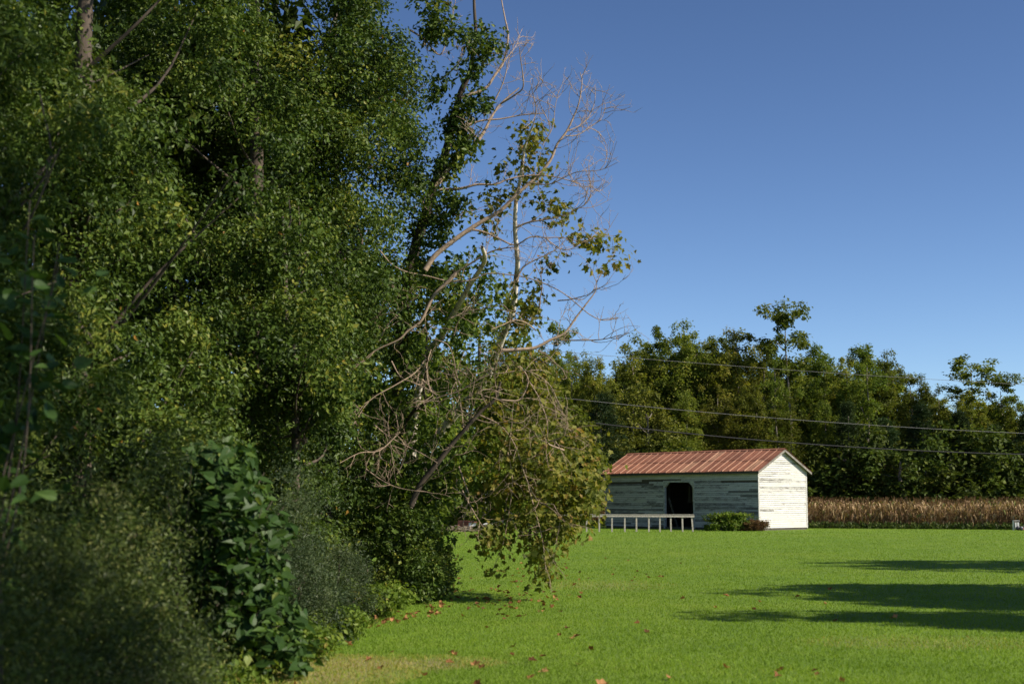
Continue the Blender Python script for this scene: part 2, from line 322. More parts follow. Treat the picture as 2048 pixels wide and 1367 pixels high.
# grass blades: dense near the camera, sparser and coarser further off
def grass():
    edges = np.linspace(9.5, 92, 60); Ps = []
    for d0, d1 in zip(edges[:-1], edges[1:]):
        dm = (d0 + d1) / 2; n = int((d1 - d0) * (6.7 + .43 * d1) * 2750 * (11 / dm) ** 2.1)
        d = rng.uniform(d0, d1, n); x = rng.uniform(-5.5, .43 * d1 + 1.2, n); k = (x > wood_edge(d) - .1) & (x < .42 * d + 1.2)
        Ps.append(np.stack([x[k], d[k], np.full(k.sum(), .003)], 1))
    Pp = np.concatenate(Ps); Pp = Pp[[not in_barn(p[0], p[1], .05) if p[1] > 75 else True for p in Pp]]; n = len(Pp)
    h = .025 * (1 + Pp[:, 1] * .008) * rng.uniform(.5, 1.35, n)
    a = rng.uniform(0, 2 * math.pi, n); wv = np.stack([np.cos(a), np.sin(a), np.zeros(n)], 1) * (h * .07 + .0012 + .00012 * Pp[:, 1])[:, None]
    b = rng.uniform(0, 2 * math.pi, n); lean = np.stack([np.cos(b), np.sin(b), np.zeros(n)], 1) * (h * rng.uniform(.1, .9, n))[:, None]
    tip = Pp + lean; tip[:, 2] += h
    V = np.stack([Pp - wv, Pp + wv, tip], 1).reshape(-1, 3); T = np.arange(3 * n).reshape(-1, 3)
    rnd = np.clip(rng.normal(.42, .2, n) + .12 * np.sin(Pp[:, 0] * 1.3 + np.cos(Pp[:, 1] * .7) * 2) , 0, .96)
    for cx, cy, rx, ry, st in PATCHES:
        q = ((Pp[:, 0] - cx) / rx) ** 2 + ((Pp[:, 1] - cy) / ry) ** 2
        dry = (q < 1.3) & (rng.random(n) < st * .75); rnd[dry] = rng.uniform(.95, 1, dry.sum())
    o = obj('grass', np_mesh('grass', V, T, rnd), M['blade']); tag(o, 'short mown green grass blades covering the lawn', 'grass', kind='stuff'); print('blades', n)

# ---------------------------------------------------------------- BARN
CX = G(1518, 1060.5); CX[2] = 0
def along_front(px, L0=0, L1=30):                   # distance from near corner to where photo column px meets the front wall foot
    for _ in range(50):
        m = (L0 + L1) / 2; q = CX + FD * m
        if PX(q)[0] > px: L0 = m
        else: L1 = m
    return m
ang = math.atan2(.739, -.674); FD = np.array([math.cos(ang), math.sin(ang), 0]); GD = np.array([-FD[1] * -1, -FD[0], 0])
GD = np.array([FD[1], -FD[0], 0])
BL = along_front(1213)
w0, w1 = 0, 12
for _ in range(50):
    BW = (w0 + w1) / 2
    if PX(CX + GD * BW)[0] < 1614: w0 = BW
    else: w1 = BW
scale_c = CX[1] / F
EAVE = CAM_H + (P(1518, 938, CX[1])[2] - CAM_H)
apx = CX + GD * BW / 2; RIDGE = P(1567, 899, apx[1])[2]
D0, D1 = -along_front(1331), -along_front(1388)     # door opening (local x runs left to right, 0 at the near corner)
DH = P(1388, 963, (CX - FD * D1)[1])[2]
print('barn', CX, BL, BW, EAVE, RIDGE, D0, D1, DH)
barn = empty('barn', CX, math.atan2(-FD[1], -FD[0]))
tag(barn, 'long weathered white clapboard barn with rusty metal roof and open doorway', 'barn')
slope = (RIDGE - EAVE) / (BW / 2)
front = obj('front_wall', boxes('front_wall', [(-BL + .02, D0 - .1, .03, .09, .12, EAVE - .02), (D1 + .1, -.02, .03, .09, .12, EAVE - .02), (D0 - .1, D1 + .1, .03, .09, DH + .1, EAVE - .02)]), M['oldwood'], barn)
front['label'] = 'shaded front wall of weathered clapboards with wide doorway'
gable = obj('gable_wall', py_mesh('gable_wall', [(-.03, .1, .12), (-.03, BW - .1, .12), (-.03, BW - .1, EAVE - .05), (-.03, BW / 2, RIDGE - .1), (-.03, .1, EAVE - .05), (-.09, .1, .12), (-.09, BW - .1, .12), (-.09, BW - .1, EAVE - .05), (-.09, BW / 2, RIDGE - .1), (-.09, .1, EAVE - .05)],
    [(0, 1, 2, 3, 4), (9, 8, 7, 6, 5), (0, 5, 6, 1), (1, 6, 7, 2), (2, 7, 8, 3), (3, 8, 9, 4), (4, 9, 5, 0)]), M['oldwood'], barn)
gable['label'] = 'sunlit white clapboard end wall under the gable'
rear = obj('rear_wall', boxes('rear_wall', [(-BL + .02, -.1, BW - .09, BW - .03, .12, EAVE - .02)]), M['oldwood'], barn)
far_end = obj('end_wall', py_mesh('end_wall', [(-BL + .03, .1, .12), (-BL + .03, BW - .1, .12), (-BL + .03, BW - .1, EAVE - .05), (-BL + .03, BW / 2, RIDGE - .1), (-BL + .03, .1, EAVE - .05), (-BL + .09, .1, .12), (-BL + .09, BW - .1, .12), (-BL + .09, BW - .1, EAVE - .05), (-BL + .09, BW / 2, RIDGE - .1), (-BL + .09, .1, EAVE - .05)],
    [(0, 1, 2, 3, 4), (9, 8, 7, 6, 5), (0, 5, 6, 1), (1, 6, 7, 2), (2, 7, 8, 3), (3, 8, 9, 4), (4, 9, 5, 0)]), M['oldwood'], barn)
EXPO = .122
def board(parent, a, b, z, side, wear, a2=None, b2=None, droop=0.0):
    """one lapped board; side 'f' front (y=0), 'r' rear, 'g' right gable (x=0), 'e' far end. a..b along the wall; a2..b2 its top edge (rakes)"""
    a2 = a if a2 is None else a2; b2 = b if b2 is None else b2
    h = EXPO - random.choice([.006, .01, .014, .02]); t0, t1 = .045, .016; j = random.uniform(-.003, .004)
    za, zb = z + random.uniform(-.004, .004), z + random.uniform(-.004, .004) - droop
    def p(s, out, zz):
        return {'f': (s, -out, zz), 'r': (s, BW + out, zz), 'g': (out, s, zz), 'e': (-BL - out, s, zz)}[side]
    lo = [p(a, t0 + j, za), p(b, t0 + j, zb), p(b, -.012 + 0, zb), p(a, -.012, za)]
    hi = [p(a2, t1 + j, za + h), p(b2, t1 + j, zb + h), p(b2, -.012, zb + h), p(a2, -.012, za + h)]
    V = lo + hi
    if side in 'ge': fc = [tuple(reversed(f)) for f in BOXF] if side == 'e' else BOXF
    else: fc = BOXF if side == 'f' else [tuple(reversed(f)) for f in BOXF]
    o = obj('board', py_mesh('board', V, fc), M['paint'], parent); o['wear'] = float(wear); return o
nrow = int((EAVE - .16) / EXPO)
for i in range(nrow + 1):
    z = .14 + i * EXPO
    if z + EXPO > EAVE: break
    segs = [(-BL, 0)]
    if z + .02 < DH: segs = [(-BL, D0 - .09), (D1 + .09, 0)]
    for s0, s1 in segs:
        cuts = [s0]
        while s1 - cuts[-1] > 4.4:
            cuts.append(cuts[-1] + random.uniform(1.6, 4.0))
        if s1 - cuts[-1] > 1.2 and random.random() < .4: cuts.append(random.uniform(cuts[-1] + .6, s1 - .5))
        cuts.append(s1)
        for a, b in zip(cuts[:-1], cuts[1:]):
            top = z > EAVE - .55
            gone = (not top) and random.random() < .012
            if abs(z - (P(1250, 966, 90)[2])) < .1 and b < D0 - .2 and a < -BL + 3.0: gone = True
            if gone: continue
            board(front, a + .003, b - .003, z, 'f', .02 + (random.gauss(.17, .12) if not top else random.gauss(-.1, .04)), droop=random.choice([0, 0, 0, .012]))
for i in range(60):
    z = .14 + i * EXPO
    def half(zz): return 0 if zz <= EAVE else (zz - EAVE) / slope
    y0, y1 = half(z), BW - half(z); t0_, t1_ = half(z + EXPO), BW - half(z + EXPO)
    if t1_ - t0_ < .05: break
    cut = None
    if 1.0 < z < EAVE + .6 and random.random() < .6: cut = random.choice([random.uniform(y0 + .8, y1 - .8), BW * .66, BW * .3])
    wr = lambda: random.gauss(.05, .1) + (.05 if 2.3 < z < EAVE + .5 else 0)
    if cut and t0_ + .3 < cut < t1_ - .3:
        board(gable, y0, cut - .003, z, 'g', wr(), t0_, cut - .003); board(gable, cut + .003, y1, z, 'g', wr() - .05, cut + .003, t1_)
    else: board(gable, y0, y1, z, 'g', wr(), t0_, t1_)
    board(far_end, y0, y1, z, 'e', wr(), t0_, t1_)
    if z + EXPO < EAVE: board(rear, -BL, 0, z, 'r', .1 + random.gauss(0, .1))
# corner boards, door casing, sills, plates, eave trim
for x in (-BL, 0):
    for y in (0, BW):
        sx = .045 if x == 0 else -.045; sy = -.045 if y == 0 else .045
        o = obj('corner_board', boxes('corner_board', [(min(x, x + sx), max(x, x + sx), min(y + sy, y - sy * 1.6), max(y + sy, y - sy * 1.6), .1, EAVE - .01)]), M['trim'], barn)
casing = empty('door_casing', (0, 0, 0)); casing.parent = barn
for x0, x1 in ((D0 - .11, D0), (D1, D1 + .11)):
    obj('jamb', boxes('jamb', [(x0, x1, -.05, .12, .02, DH - .02)]), M['trim'], casing)
obj('lintel', boxes('lintel', [(D0 - .11, D1 + .11, -.052, .12, DH - .018, DH + .1)]), M['trim'], casing)
for s, x in ((1, D0), (-1, D1)):                    # cut-off upper corners
    V = [(x, -.045, DH - .02), (x + s * .33, -.045, DH - .02), (x, -.045, DH - .35), (x, .1, DH - .02), (x + s * .33, .1, DH - .02), (x, .1, DH - .35)]
    obj('corner_brace', py_mesh('corner_brace', V, [(0, 1, 2), (5, 4, 3), (0, 3, 4, 1), (1, 4, 5, 2), (2, 5, 3, 0)]), M['trim'], casing)
obj('sill', boxes('sill', [(-BL, -.01, -.008, .12, .0, .135), (-.13, -.008, .12, BW, .0, .135), (-BL + .008, -BL + .13, .12, BW, 0, .135), (-BL + .13, -.13, BW - .12, BW, 0, .135)]), M['oldwood'], barn)
obj('floor', boxes('floor', [(-BL + .14, -.14, .13, BW - .13, .006, .03)]), M['soil'], barn)
# framing seen through the door
for x in np.linspace(-BL + .3, -.3, 9):
    obj('stud', boxes('stud', [(x - .05, x + .05, BW - .22, BW - .1, .03, EAVE - .1)]), M['oldwood'], barn)
for x in (-BL * .75, -BL * .5, -BL * .25):
    obj('post', boxes('post', [(x - .08, x + .08, BW * .55, BW * .55 + .16, .03, EAVE)]), M['oldwood'], barn)
for x in np.linspace(-BL + .2, -.2, 8):
    obj('tie_beam', boxes('tie_beam', [(x - .05, x + .05, .1, BW - .1, EAVE - .16, EAVE - .03)]), M['oldwood'], barn)
xm = (D0 + D1) / 2
rack = empty('loft_rack', (0, 0, 0)); rack.parent = barn
obj('rail', boxes('rail', [(xm - 1.1, xm + 1.3, BW * .42, BW * .42 + .06, 1.62, 1.74)]), M['oldwood'], rack)
for k in range(7):
    x = xm - .95 + k * .34
    obj('slat', boxes('slat', [(x, x + .2, BW * .42 - .03, BW * .42, 1.7, 2.65)]), M['fence' if k % 2 else 'oldwood'], rack)
pl = obj('leaning_plank', hexa('leaning_plank', bar_v((D0 + .55, .55, .04), (D0 + .02, .3, 1.95), .06, .02)), M['oldwood'])
pl.matrix_world = barn.matrix_basis; tag(pl, 'old plank leaning inside the dark barn doorway', 'plank')
# roof
roof = empty('roof', (0, 0, 0)); roof.parent = barn; roof['label'] = 'rust red sheet metal gable roof'
OVF, OVR = .3, .26
ns = 23; sw = (BL + 2 * OVR) / ns
def roof_sheet(x0, x1, t0, t1, side, lift):
    """t: 0 at the ridge to 1 at the eave edge; raised seam along the right edge"""
    half = BW / 2 + OVF
    def p(x, t, up):
        yy = t * half; z = RIDGE + .05 - yy * slope + up
        return (x, BW / 2 - yy if side == 0 else BW / 2 + yy, z)
    xs = [(x0, 0), (x0 + .045, 0), (x0 + .06, .022), (x0 + .085, .022), (x0 + .1, 0), ((x0 + x1) / 2 - .03, 0), ((x0 + x1) / 2, .012), ((x0 + x1) / 2 + .03, 0), (x1 + .03, .003)]
    V, Fc = [], []
    la, lb = lift + random.uniform(0, .004), lift + random.uniform(0, .006) + (.004 if t0 > 0 else 0)
    for t, lf in ((t0, la), (t1, lb)):
        for x, u in xs: V.append(p(x, t, u + lf))
    n = len(xs)
    for t, lf in ((t0, la - .004), (t1, lb - .004)):
        for x, u in xs: V.append(p(x, t, u + lf))
    for i in range(n - 1):
        f = (i, i + n, i + n + 1, i + 1); Fc.append(f if side == 0 else f[::-1])
        g = (2 * n + i, 2 * n + i + 1, 3 * n + i + 1, 3 * n + i); Fc.append(g if side == 0 else g[::-1])
        Fc.append((n + i, 3 * n + i, 3 * n + i + 1, n + i + 1))
    Fc += [(0, 2 * n, 3 * n, n), (n - 1, 2 * n - 1, 4 * n - 1, 3 * n - 1)]
    obj('roof_sheet', py_mesh('roof_sheet', V, Fc), M['rust'], roof)
for side in (0, 1):
    for i in range(ns):
        x0 = -BL - OVR + i * sw; c = random.uniform(.46, .54)
        roof_sheet(x0, x0 + sw, c - .015, 1 + random.uniform(-.006, .008), side, 0.0)
        roof_sheet(x0, x0 + sw, 0.005, c + .015, side, .014)
M['seam'] = solid('worn_seam_metal', (.42, .24, .15), .6, .35, 3, .1)
for side in (0, 1):
    for i in range(ns):
        x0 = -BL - OVR + i * sw + .06; hf = BW / 2 + OVF; sg = -1 if side == 0 else 1; lo, hi = .03, .99
        V = []
        for up in (.02, .046):
            for t, x in ((lo, x0), (hi, x0), (hi, x0 + .022), (lo, x0 + .022)): V.append((x, BW / 2 + sg * t * hf, RIDGE + .055 - t * hf * slope + up))
        obj('roof_seam', py_mesh('roof_seam', V, BOXF if side == 1 else [f[::-1] for f in BOXF]), M['seam'], roof)
obj('ridge_cap', py_mesh('ridge_cap', [(x, BW / 2 + y, RIDGE + .1 - abs(y) * slope) for x in (-BL - OVR - .01, OVR + .03) for y in (-.14, 0, .14)] , [(0, 3, 4, 1), (1, 4, 5, 2)]), M['rust'], roof)
M['rake'] = solid('bare_grey_trim', (.2, .18, .15), .85, .3, 6, .2)
half = BW / 2 + OVF - .03
for x in (OVR - .03, -BL - OVR + .005):
    for s in (-1, 1):
        V = [(x, BW / 2, RIDGE + .02), (x, BW / 2 + s * half, RIDGE + .02 - half * slope), (x, BW / 2 + s * half, RIDGE - .12 - half * slope), (x, BW / 2, RIDGE - .12)]
        V += [(a + .03, b, c) for a, b, c in V]
        obj('rake_board', py_mesh('rake_board', V, BOXF), M['rake'], roof)
for s in (-1, 1):
    y = BW / 2 + s * half
    obj('eave_board', boxes('eave_board', [(-BL - OVR + .04, OVR - .04, min(y, y - s * .03), max(y, y - s * .03), RIDGE - .1 - half * slope, RIDGE + .015 - half * slope)]), M['oldwood'], roof)
    # underside boarding between roofing and walls
    y2 = BW / 2 + s * .02
    V = [(-BL - OVR + .045, y2, RIDGE + .02 - .02 * slope), (OVR - .035, y2, RIDGE + .02 - .02 * slope), (OVR - .035, y, RIDGE + .02 - half * slope), (-BL - OVR + .045, y, RIDGE + .02 - half * slope)]
    V = [(a, b, c - .02) for a, b, c in V] + V
    obj('roof_deck', py_mesh('roof_deck', V, BOXF), M['oldwood'], roof)

# ---------------------------------------------------------------- fence rail in front of the barn
posts = [(1123, 0), (1148, 0), (1173.3, 0), (1198.7, 0), (1224, 0), (1249.6, 0), (1272.9, 0), (1297.8, 0), (1319.8, 0), (1342, -.6), (1365.3, -.8), (1386, -2.4)]
g0 = G(1173, 1063); fy = g0[1]
fence = empty('rail_fence', (P(1250, 1063, fy)[0], fy, 0)); tag(fence, 'low weathered timber rail fence before the barn doorway', 'fence')
fo = np.array(fence.location)
FZ = P(1280, 1033.5, fy)[2]
for px, lean in posts:
    b = P(px, 1063, fy); b[2] = -.05; t = P(px + lean, 1034, fy); t[2] = FZ
    o = obj('post', hexa('post', bar_v(b - fo, t - fo, .042)), M['fence'], fence)
xl, xr = P(1112, 1040, fy)[0], P(1388.5, 1040, fy)[0]
cuts = [xl, P(1236, 1040, fy)[0], P(1318, 1040, fy)[0], xr]
for i, (a, b) in enumerate(zip(cuts[:-1], cuts[1:])):
    za = [.005, .02, .0][i]; zb = [.02, .0, -.01][i]
    V = [(a, fy - .075, FZ + za), (b, fy - .075, FZ + zb), (b, fy - .04, FZ + zb), (a, fy - .04, FZ + za), (a, fy - .075, FZ + .12 + za), (b, fy - .075, FZ + .12 + zb), (b, fy - .04, FZ + .12 + zb), (a, fy - .04, FZ + .12 + za)]
    obj('rail', hexa('rail', [np.array(v) - fo for v in V]), M['fence'], fence)
obj('cap_board', boxes('cap_board', [(xl - fo[0], xr - fo[0] - .02, -.09, .07, FZ + .142, FZ + .165)]), M['fence'], fence)

# ---------------------------------------------------------------- corn field
def corn_variant(seed):
    g = np.random.default_rng(seed); V, T, Rn = [], [], []
    def strip(pts, wid, r):
        n = len(V); s = g.normal(size=2); s /= np.linalg.norm(s)
        for p, ww in zip(pts, wid): V.append(p + np.array([s[0], s[1], 0]) * ww); V.append(p - np.array([s[0], s[1], 0]) * ww)
        for i in range(len(pts) - 1):
            a = n + 2 * i; T.append((a, a + 1, a + 3)); T.append((a, a + 3, a + 2)); Rn.extend([r, r])
    H = g.uniform(1.72, 1.98); top = np.array([g.normal(0, .05), g.normal(0, .05), H])
    for a in (0, 2.1):                               # stalk: two crossed strips
        n = len(V); c, s = math.cos(a) * .014, math.sin(a) * .014
        V.extend([np.array([c, s, 0]), np.array([-c, -s, 0]), top + [-c * .5, -s * .5, 0], top + [c * .5, s * .5, 0]]); T.extend([(n, n + 1, n + 2), (n, n + 2, n + 3)]); Rn.extend([.45, .45])
    for k in range(13):
        z = H * (.12 + .8 * k / 12); a = g.uniform(0, 6.28); d = np.array([math.cos(a), math.sin(a), 0]); p0 = np.array([0, 0, z]) + top * [1, 1, 0] * z / H
        L = g.uniform(.3, .55); up = g.uniform(.05, .16)
        pts = [p0, p0 + d * L * .35 + [0, 0, up], p0 + d * L * .62 + [0, 0, -.04], p0 + d * L * .72 + [0, 0, -.1 - g.uniform(.15, .4)]]
        r = float(np.clip(g.normal(.45 + .25 * (z / H - .4), .22), 0, .94)) if g.random() > .05 else .98
        strip(pts, [.018, .04, .034, .004], r)
    strip([np.array([.03, .02, H * .48]), np.array([.07, .05, H * .52]), np.array([.1, .07, H * .4])], [.03, .045, .015], .85)
    for k in range(4):
        a = g.uniform(0, 6.28); d = np.array([math.cos(a), math.sin(a), 0]) * g.uniform(.02, .12)
        strip([top, top + d * .6 + [0, 0, .14], top + d * 1.3 + [0, 0, .24]], [.006, .01, .004], .25)
    return np.array(V), np.array(T), np.array(Rn)
CV = [corn_variant(100 + i) for i in range(7)]
CM = []
for V, T, Rn in CV:
    me = np_mesh('corn_plant', V, T, Rn); me.materials.append(M['corn']); CM.append(me)
ca, cb, cc = CORN_A, CORN_B, CORN_C
def corn_rows():
    spots = []
    for row in range(13):
        off = .35 + row * .76
        for a, b in ((ca, cb), (cb, cc)):
            d = b - a; L = np.linalg.norm(d); d /= L; nrm = np.array([-d[1], d[0]]); nrm = nrm if nrm[1] > 0 else -nrm
            s = 0.0
            while s < L:
                p = a + d * s + nrm * (off + random.gauss(0, .05)); s += random.uniform(.13, .27) if row < 8 else random.uniform(.3, .6)
                q = CX + 0
                spots.append((row, p[0] + random.gauss(0, .03), p[1]))
    return spots
def in_barn(x, y, m=.5):
    v = np.array([x, y]) - CX[:2]; u = v @ FD[:2]; t = v @ GD[:2]; return -m < u < BL + m and -m < t < BW + m
grass()
spots = [s for s in corn_rows() if not in_barn(s[1], s[2])]
def cornvis(s):
    px, py = PX(np.array([s[1], s[2], 1.8])); return (1618 < px < 2052) or (1150 < px < 1213)
vis = sorted([s for s in spots if cornvis(s)], key=lambda s: s[0] + random.random() * .01)[:300]
vs = set(vis)
for row, x, y in vis:
    o = bpy.data.objects.new('corn_plant', random.choice(CM)); COL.objects.link(o)
    o.location = (x, y, 0); o.rotation_euler = (random.gauss(0, .06), random.gauss(0, .06), random.uniform(0, 6.28)); o.scale = [random.uniform(.76, .94)] * 3
    tag(o, 'dry brown corn plant in the front rows of the cornfield beside the barn', 'corn', 'dry corn plants in the front rows')
rest = [s for s in spots if s not in vs]
Vs, Ts, Rs, n0 = [], [], [], 0
for row, x, y in rest:
    V, T, Rn = random.choice(CV); a = random.uniform(0, 6.28); c, s = math.cos(a), math.sin(a); k = random.uniform(.76, .94)
    Vr = np.stack([V[:, 0] * c - V[:, 1] * s, V[:, 0] * s + V[:, 1] * c, V[:, 2]], 1) * k + [x, y, 0]
    Vs.append(Vr); Ts.append(T + n0); Rs.append(Rn); n0 += len(V)
o = obj('corn_field', np_mesh('corn_field', np.concatenate(Vs), np.concatenate(Ts), np.concatenate(Rs)), M['corn']); tag(o, 'brown mass of dry corn filling the field behind the front rows', 'corn field', kind='stuff')
print('corn', len(vis), len(rest))

# ---------------------------------------------------------------- weeds: strips and verges
def weeds(name, pts, hmin, hmax, size, label, mat, per=7, tpl=SLIM):
    """upright leafy stems at pts (n,2)"""
    n = len(pts); h = rng.uniform(hmin, hmax, n); idx = np.repeat(np.arange(n), per); t = rng.random(len(idx))
    a = rng.uniform(0, 6.28, len(idx)); rr = .25 * h[idx] * rng.random(len(idx))
    Pp = np.stack([pts[idx, 0] + np.cos(a) * rr, pts[idx, 1] + np.sin(a) * rr, h[idx] * t * .9], 1)
    N = rng.normal(size=Pp.shape) * .6; N[:, 2] += .3
    me = leaves(name, Pp, N, size * rng.uniform(.6, 1.4, len(idx)), tpl, down=-1.6)
    o = obj(name, me, mat); tag(o, label, 'weeds', kind='stuff'); return o
def strip_pts(a, b, n, wid):
    a, b = np.array(a[:2]), np.array(b[:2]); t = rng.random(n)[:, None]; d = (b - a) / np.linalg.norm(b - a); nn = np.array([-d[1], d[0]])
    return a + (b - a) * t + nn * rng.normal(0, wid, n)[:, None]
q = np.concatenate([strip_pts(cb, cc, 1500, .28), strip_pts(ca, cb, 900, .28)]); q = np.array([p for p in q if not in_barn(p[0], p[1], .2)])
weeds('field_margin_weeds', q, .1, .42, .2, 'green weeds growing along the foot of the corn rows', M['fine'], 7)
dd = rng.uniform(10, 33, 4200); q = np.stack([wood_edge(dd) + rng.normal(-.3, .22, len(dd)), dd], 1)
weeds('verge_weeds', q, .05, .3, .06, 'bright green weeds along the edge between wood and lawn', M['weed'], 8, OVAL)

# ================================================================ FAR WOOD
def crown_broad(seed, H=17., Rr=3.0, n=230, per=95, lsize=.215, base=.06, top=1.0, taper=.5, clump=.75):
    g = np.random.default_rng(seed); C, r = [], []
    nl = 7; la = g.uniform(0, 6.28, nl); lr = Rr * g.uniform(.1, .72, nl); lt = g.uniform(.74, .98, nl); lt[0] = 1; lr[0] *= .35   # leaders of the crown
    for k in range(n):
        i = g.integers(nl); t = g.random() ** .72; z = H * (base + (lt[i] * top - base) * t)
        fall = (1 - t ** 2.4) ** .6; a = g.uniform(0, 6.28); rad = Rr * (.16 + .62 * fall) * math.sqrt(g.random()) * min(1, .45 + t * 3)
        C.append((lr[i] * (.4 + .6 * t) * math.cos(la[i]) + rad * math.cos(a), lr[i] * (.4 + .6 * t) * math.sin(la[i]) + rad * math.sin(a), z)); r.append(clump * g.uniform(.55, 1.25) * (1 if t < .8 else .75))
    Pp, N, rn = clump_leaves(C, r, per, g, .2, 1.05)
    Pp[:, 2] = np.maximum(Pp[:, 2], .15)
    return leaves('crown', Pp, N, lsize * g.uniform(.7, 1.3, len(Pp)), OVAL, .5, rn, g)
def crown_pine(seed, H=13., Rr=2.6):
    g = np.random.default_rng(seed); C, r = [], []
    for k in range(150):
        t = g.random() ** .8; z = H * (.05 + .95 * t); env = Rr * (1 - t) ** .75 + .15
        a = g.uniform(0, 6.28); rad = env * math.sqrt(g.random()); C.append((rad * math.cos(a), rad * math.sin(a), z)); r.append(g.uniform(.35, .7))
    Pp, N, rn = clump_leaves(C, r, 70, g, .2, .9)
    return leaves('crown', Pp, N, .34 * g.uniform(.7, 1.3, len(Pp)), (SLIM[0] * [1, .55, 1], SLIM[1]), -.4, rn, g)
def crown_sparse(seed, H=17.):
    g = np.random.default_rng(seed); C, r = [], []
    for k in range(80):
        t = g.random(); z = H * (.48 + .52 * t); env = (1.05 + .75 * math.sin(t * 7.5) ** 2) * (1 if t < .8 else 1.15)
        a = g.uniform(0, 6.28); rad = env * math.sqrt(g.random()); C.append((rad * math.cos(a), rad * math.sin(a), z)); r.append(g.uniform(.3, .75))
    Pp, N, rn = clump_leaves(C, r, 62, g, .3, .8)
    return leaves('crown', Pp, N, .25 * g.uniform(.7, 1.3, len(Pp)), OVAL, .5, rn, g)
def trunk_mesh(seed, H, r0, limbs=7):
    g = np.random.default_rng(seed); T = Tubes()
    z = np.linspace(-.1, H * .93, 9); p = np.stack([np.cumsum(g.normal(0, .07, 9)), np.cumsum(g.normal(0, .07, 9)), z], 1); p[0, :2] = 0
    T.add(p, np.linspace(r0, r0 * .18, 9), 7)
    for k in range(limbs):
        i = g.integers(3, 8); a = g.uniform(0, 6.28); d = np.array([math.cos(a), math.sin(a), .75]); L = H * g.uniform(.04, .085)
        T.add(np.array([p[i], p[i] + d * L * .5, p[i] + d * L + [0, 0, L * .25]]), [r0 * .35, r0 * .22, r0 * .08], 5)
    return T.mesh('trunk')
VAR = {'a': [crown_broad(1), crown_broad(2, Rr=2.7, taper=.7), crown_broad(3, Rr=3.4, taper=.42), crown_broad(4, Rr=2.4, clump=.65, n=120), crown_broad(5, Rr=3.1, base=.12), crown_broad(6, Rr=2.8, clump=.9, n=90)],
       'p': [crown_pine(21), crown_pine(22, Rr=3.1), crown_pine(23, H=12, Rr=2.2)], 's': [crown_sparse(31), crown_sparse(33)],
       'l': [crown_broad(41, H=9, Rr=3.1, n=120, clump=.7, base=.03, taper=.55)],
       'b': [crown_broad(51, H=3.2, Rr=1.9, n=34, per=75, lsize=.2, base=.06, clump=.55, taper=.5), crown_broad(52, H=2.6, Rr=2.2, n=34, per=75, lsize=.2, base=.06, clump=.55), crown_broad(53, H=4., Rr=1.7, n=40, per=75, lsize=.2, base=.05, clump=.55)]}
VH = {'a': 17., 'p': 13., 's': 17., 'l': 9., 'b': 3.2}
VM = {'a': 'far', 'p': 'pine', 's': 'far', 'l': 'farlight', 'b': 'under'}
for k in VAR:
    for me in VAR[k]: me.materials.append(M[VM[k]])
TR = [trunk_mesh(60 + i, 17, .2) for i in range(4)]
for me in TR: me.materials.append(M['greybark'])
_seq = [0]
def far_tree(px, top, d, kind='a', var=None, wide=1.0, label=None, group=None, cat='tree', name=None):
    _seq[0] += 1; v = VAR[kind][(var if var is not None else _seq[0] * 5 + _seq[0] // 3) % len(VAR[kind])]
    H = P(px, top, d)[2]; base = P(px, 1030, d); k = H / (VH[kind] * 1.03)
    t = empty(name or {'a': 'broadleaf_tree', 'p': 'pine_tree', 's': 'tall_tree', 'l': 'broadleaf_tree', 'b': 'bush'}[kind], (base[0], d, 0), random.uniform(0, 6.28))
    c = bpy.data.objects.new('crown', v); COL.objects.link(c); c.parent = t; c.scale = (1.22 * wide * max(.75, k), 1.22 * wide * max(.75, k), k)
    r = bpy.data.objects.new('trunk', TR[_seq[0] % 4]); COL.objects.link(r); r.parent = t; r.scale = (k, k, H / 18.2)
    tag(t, label, cat, group); return t
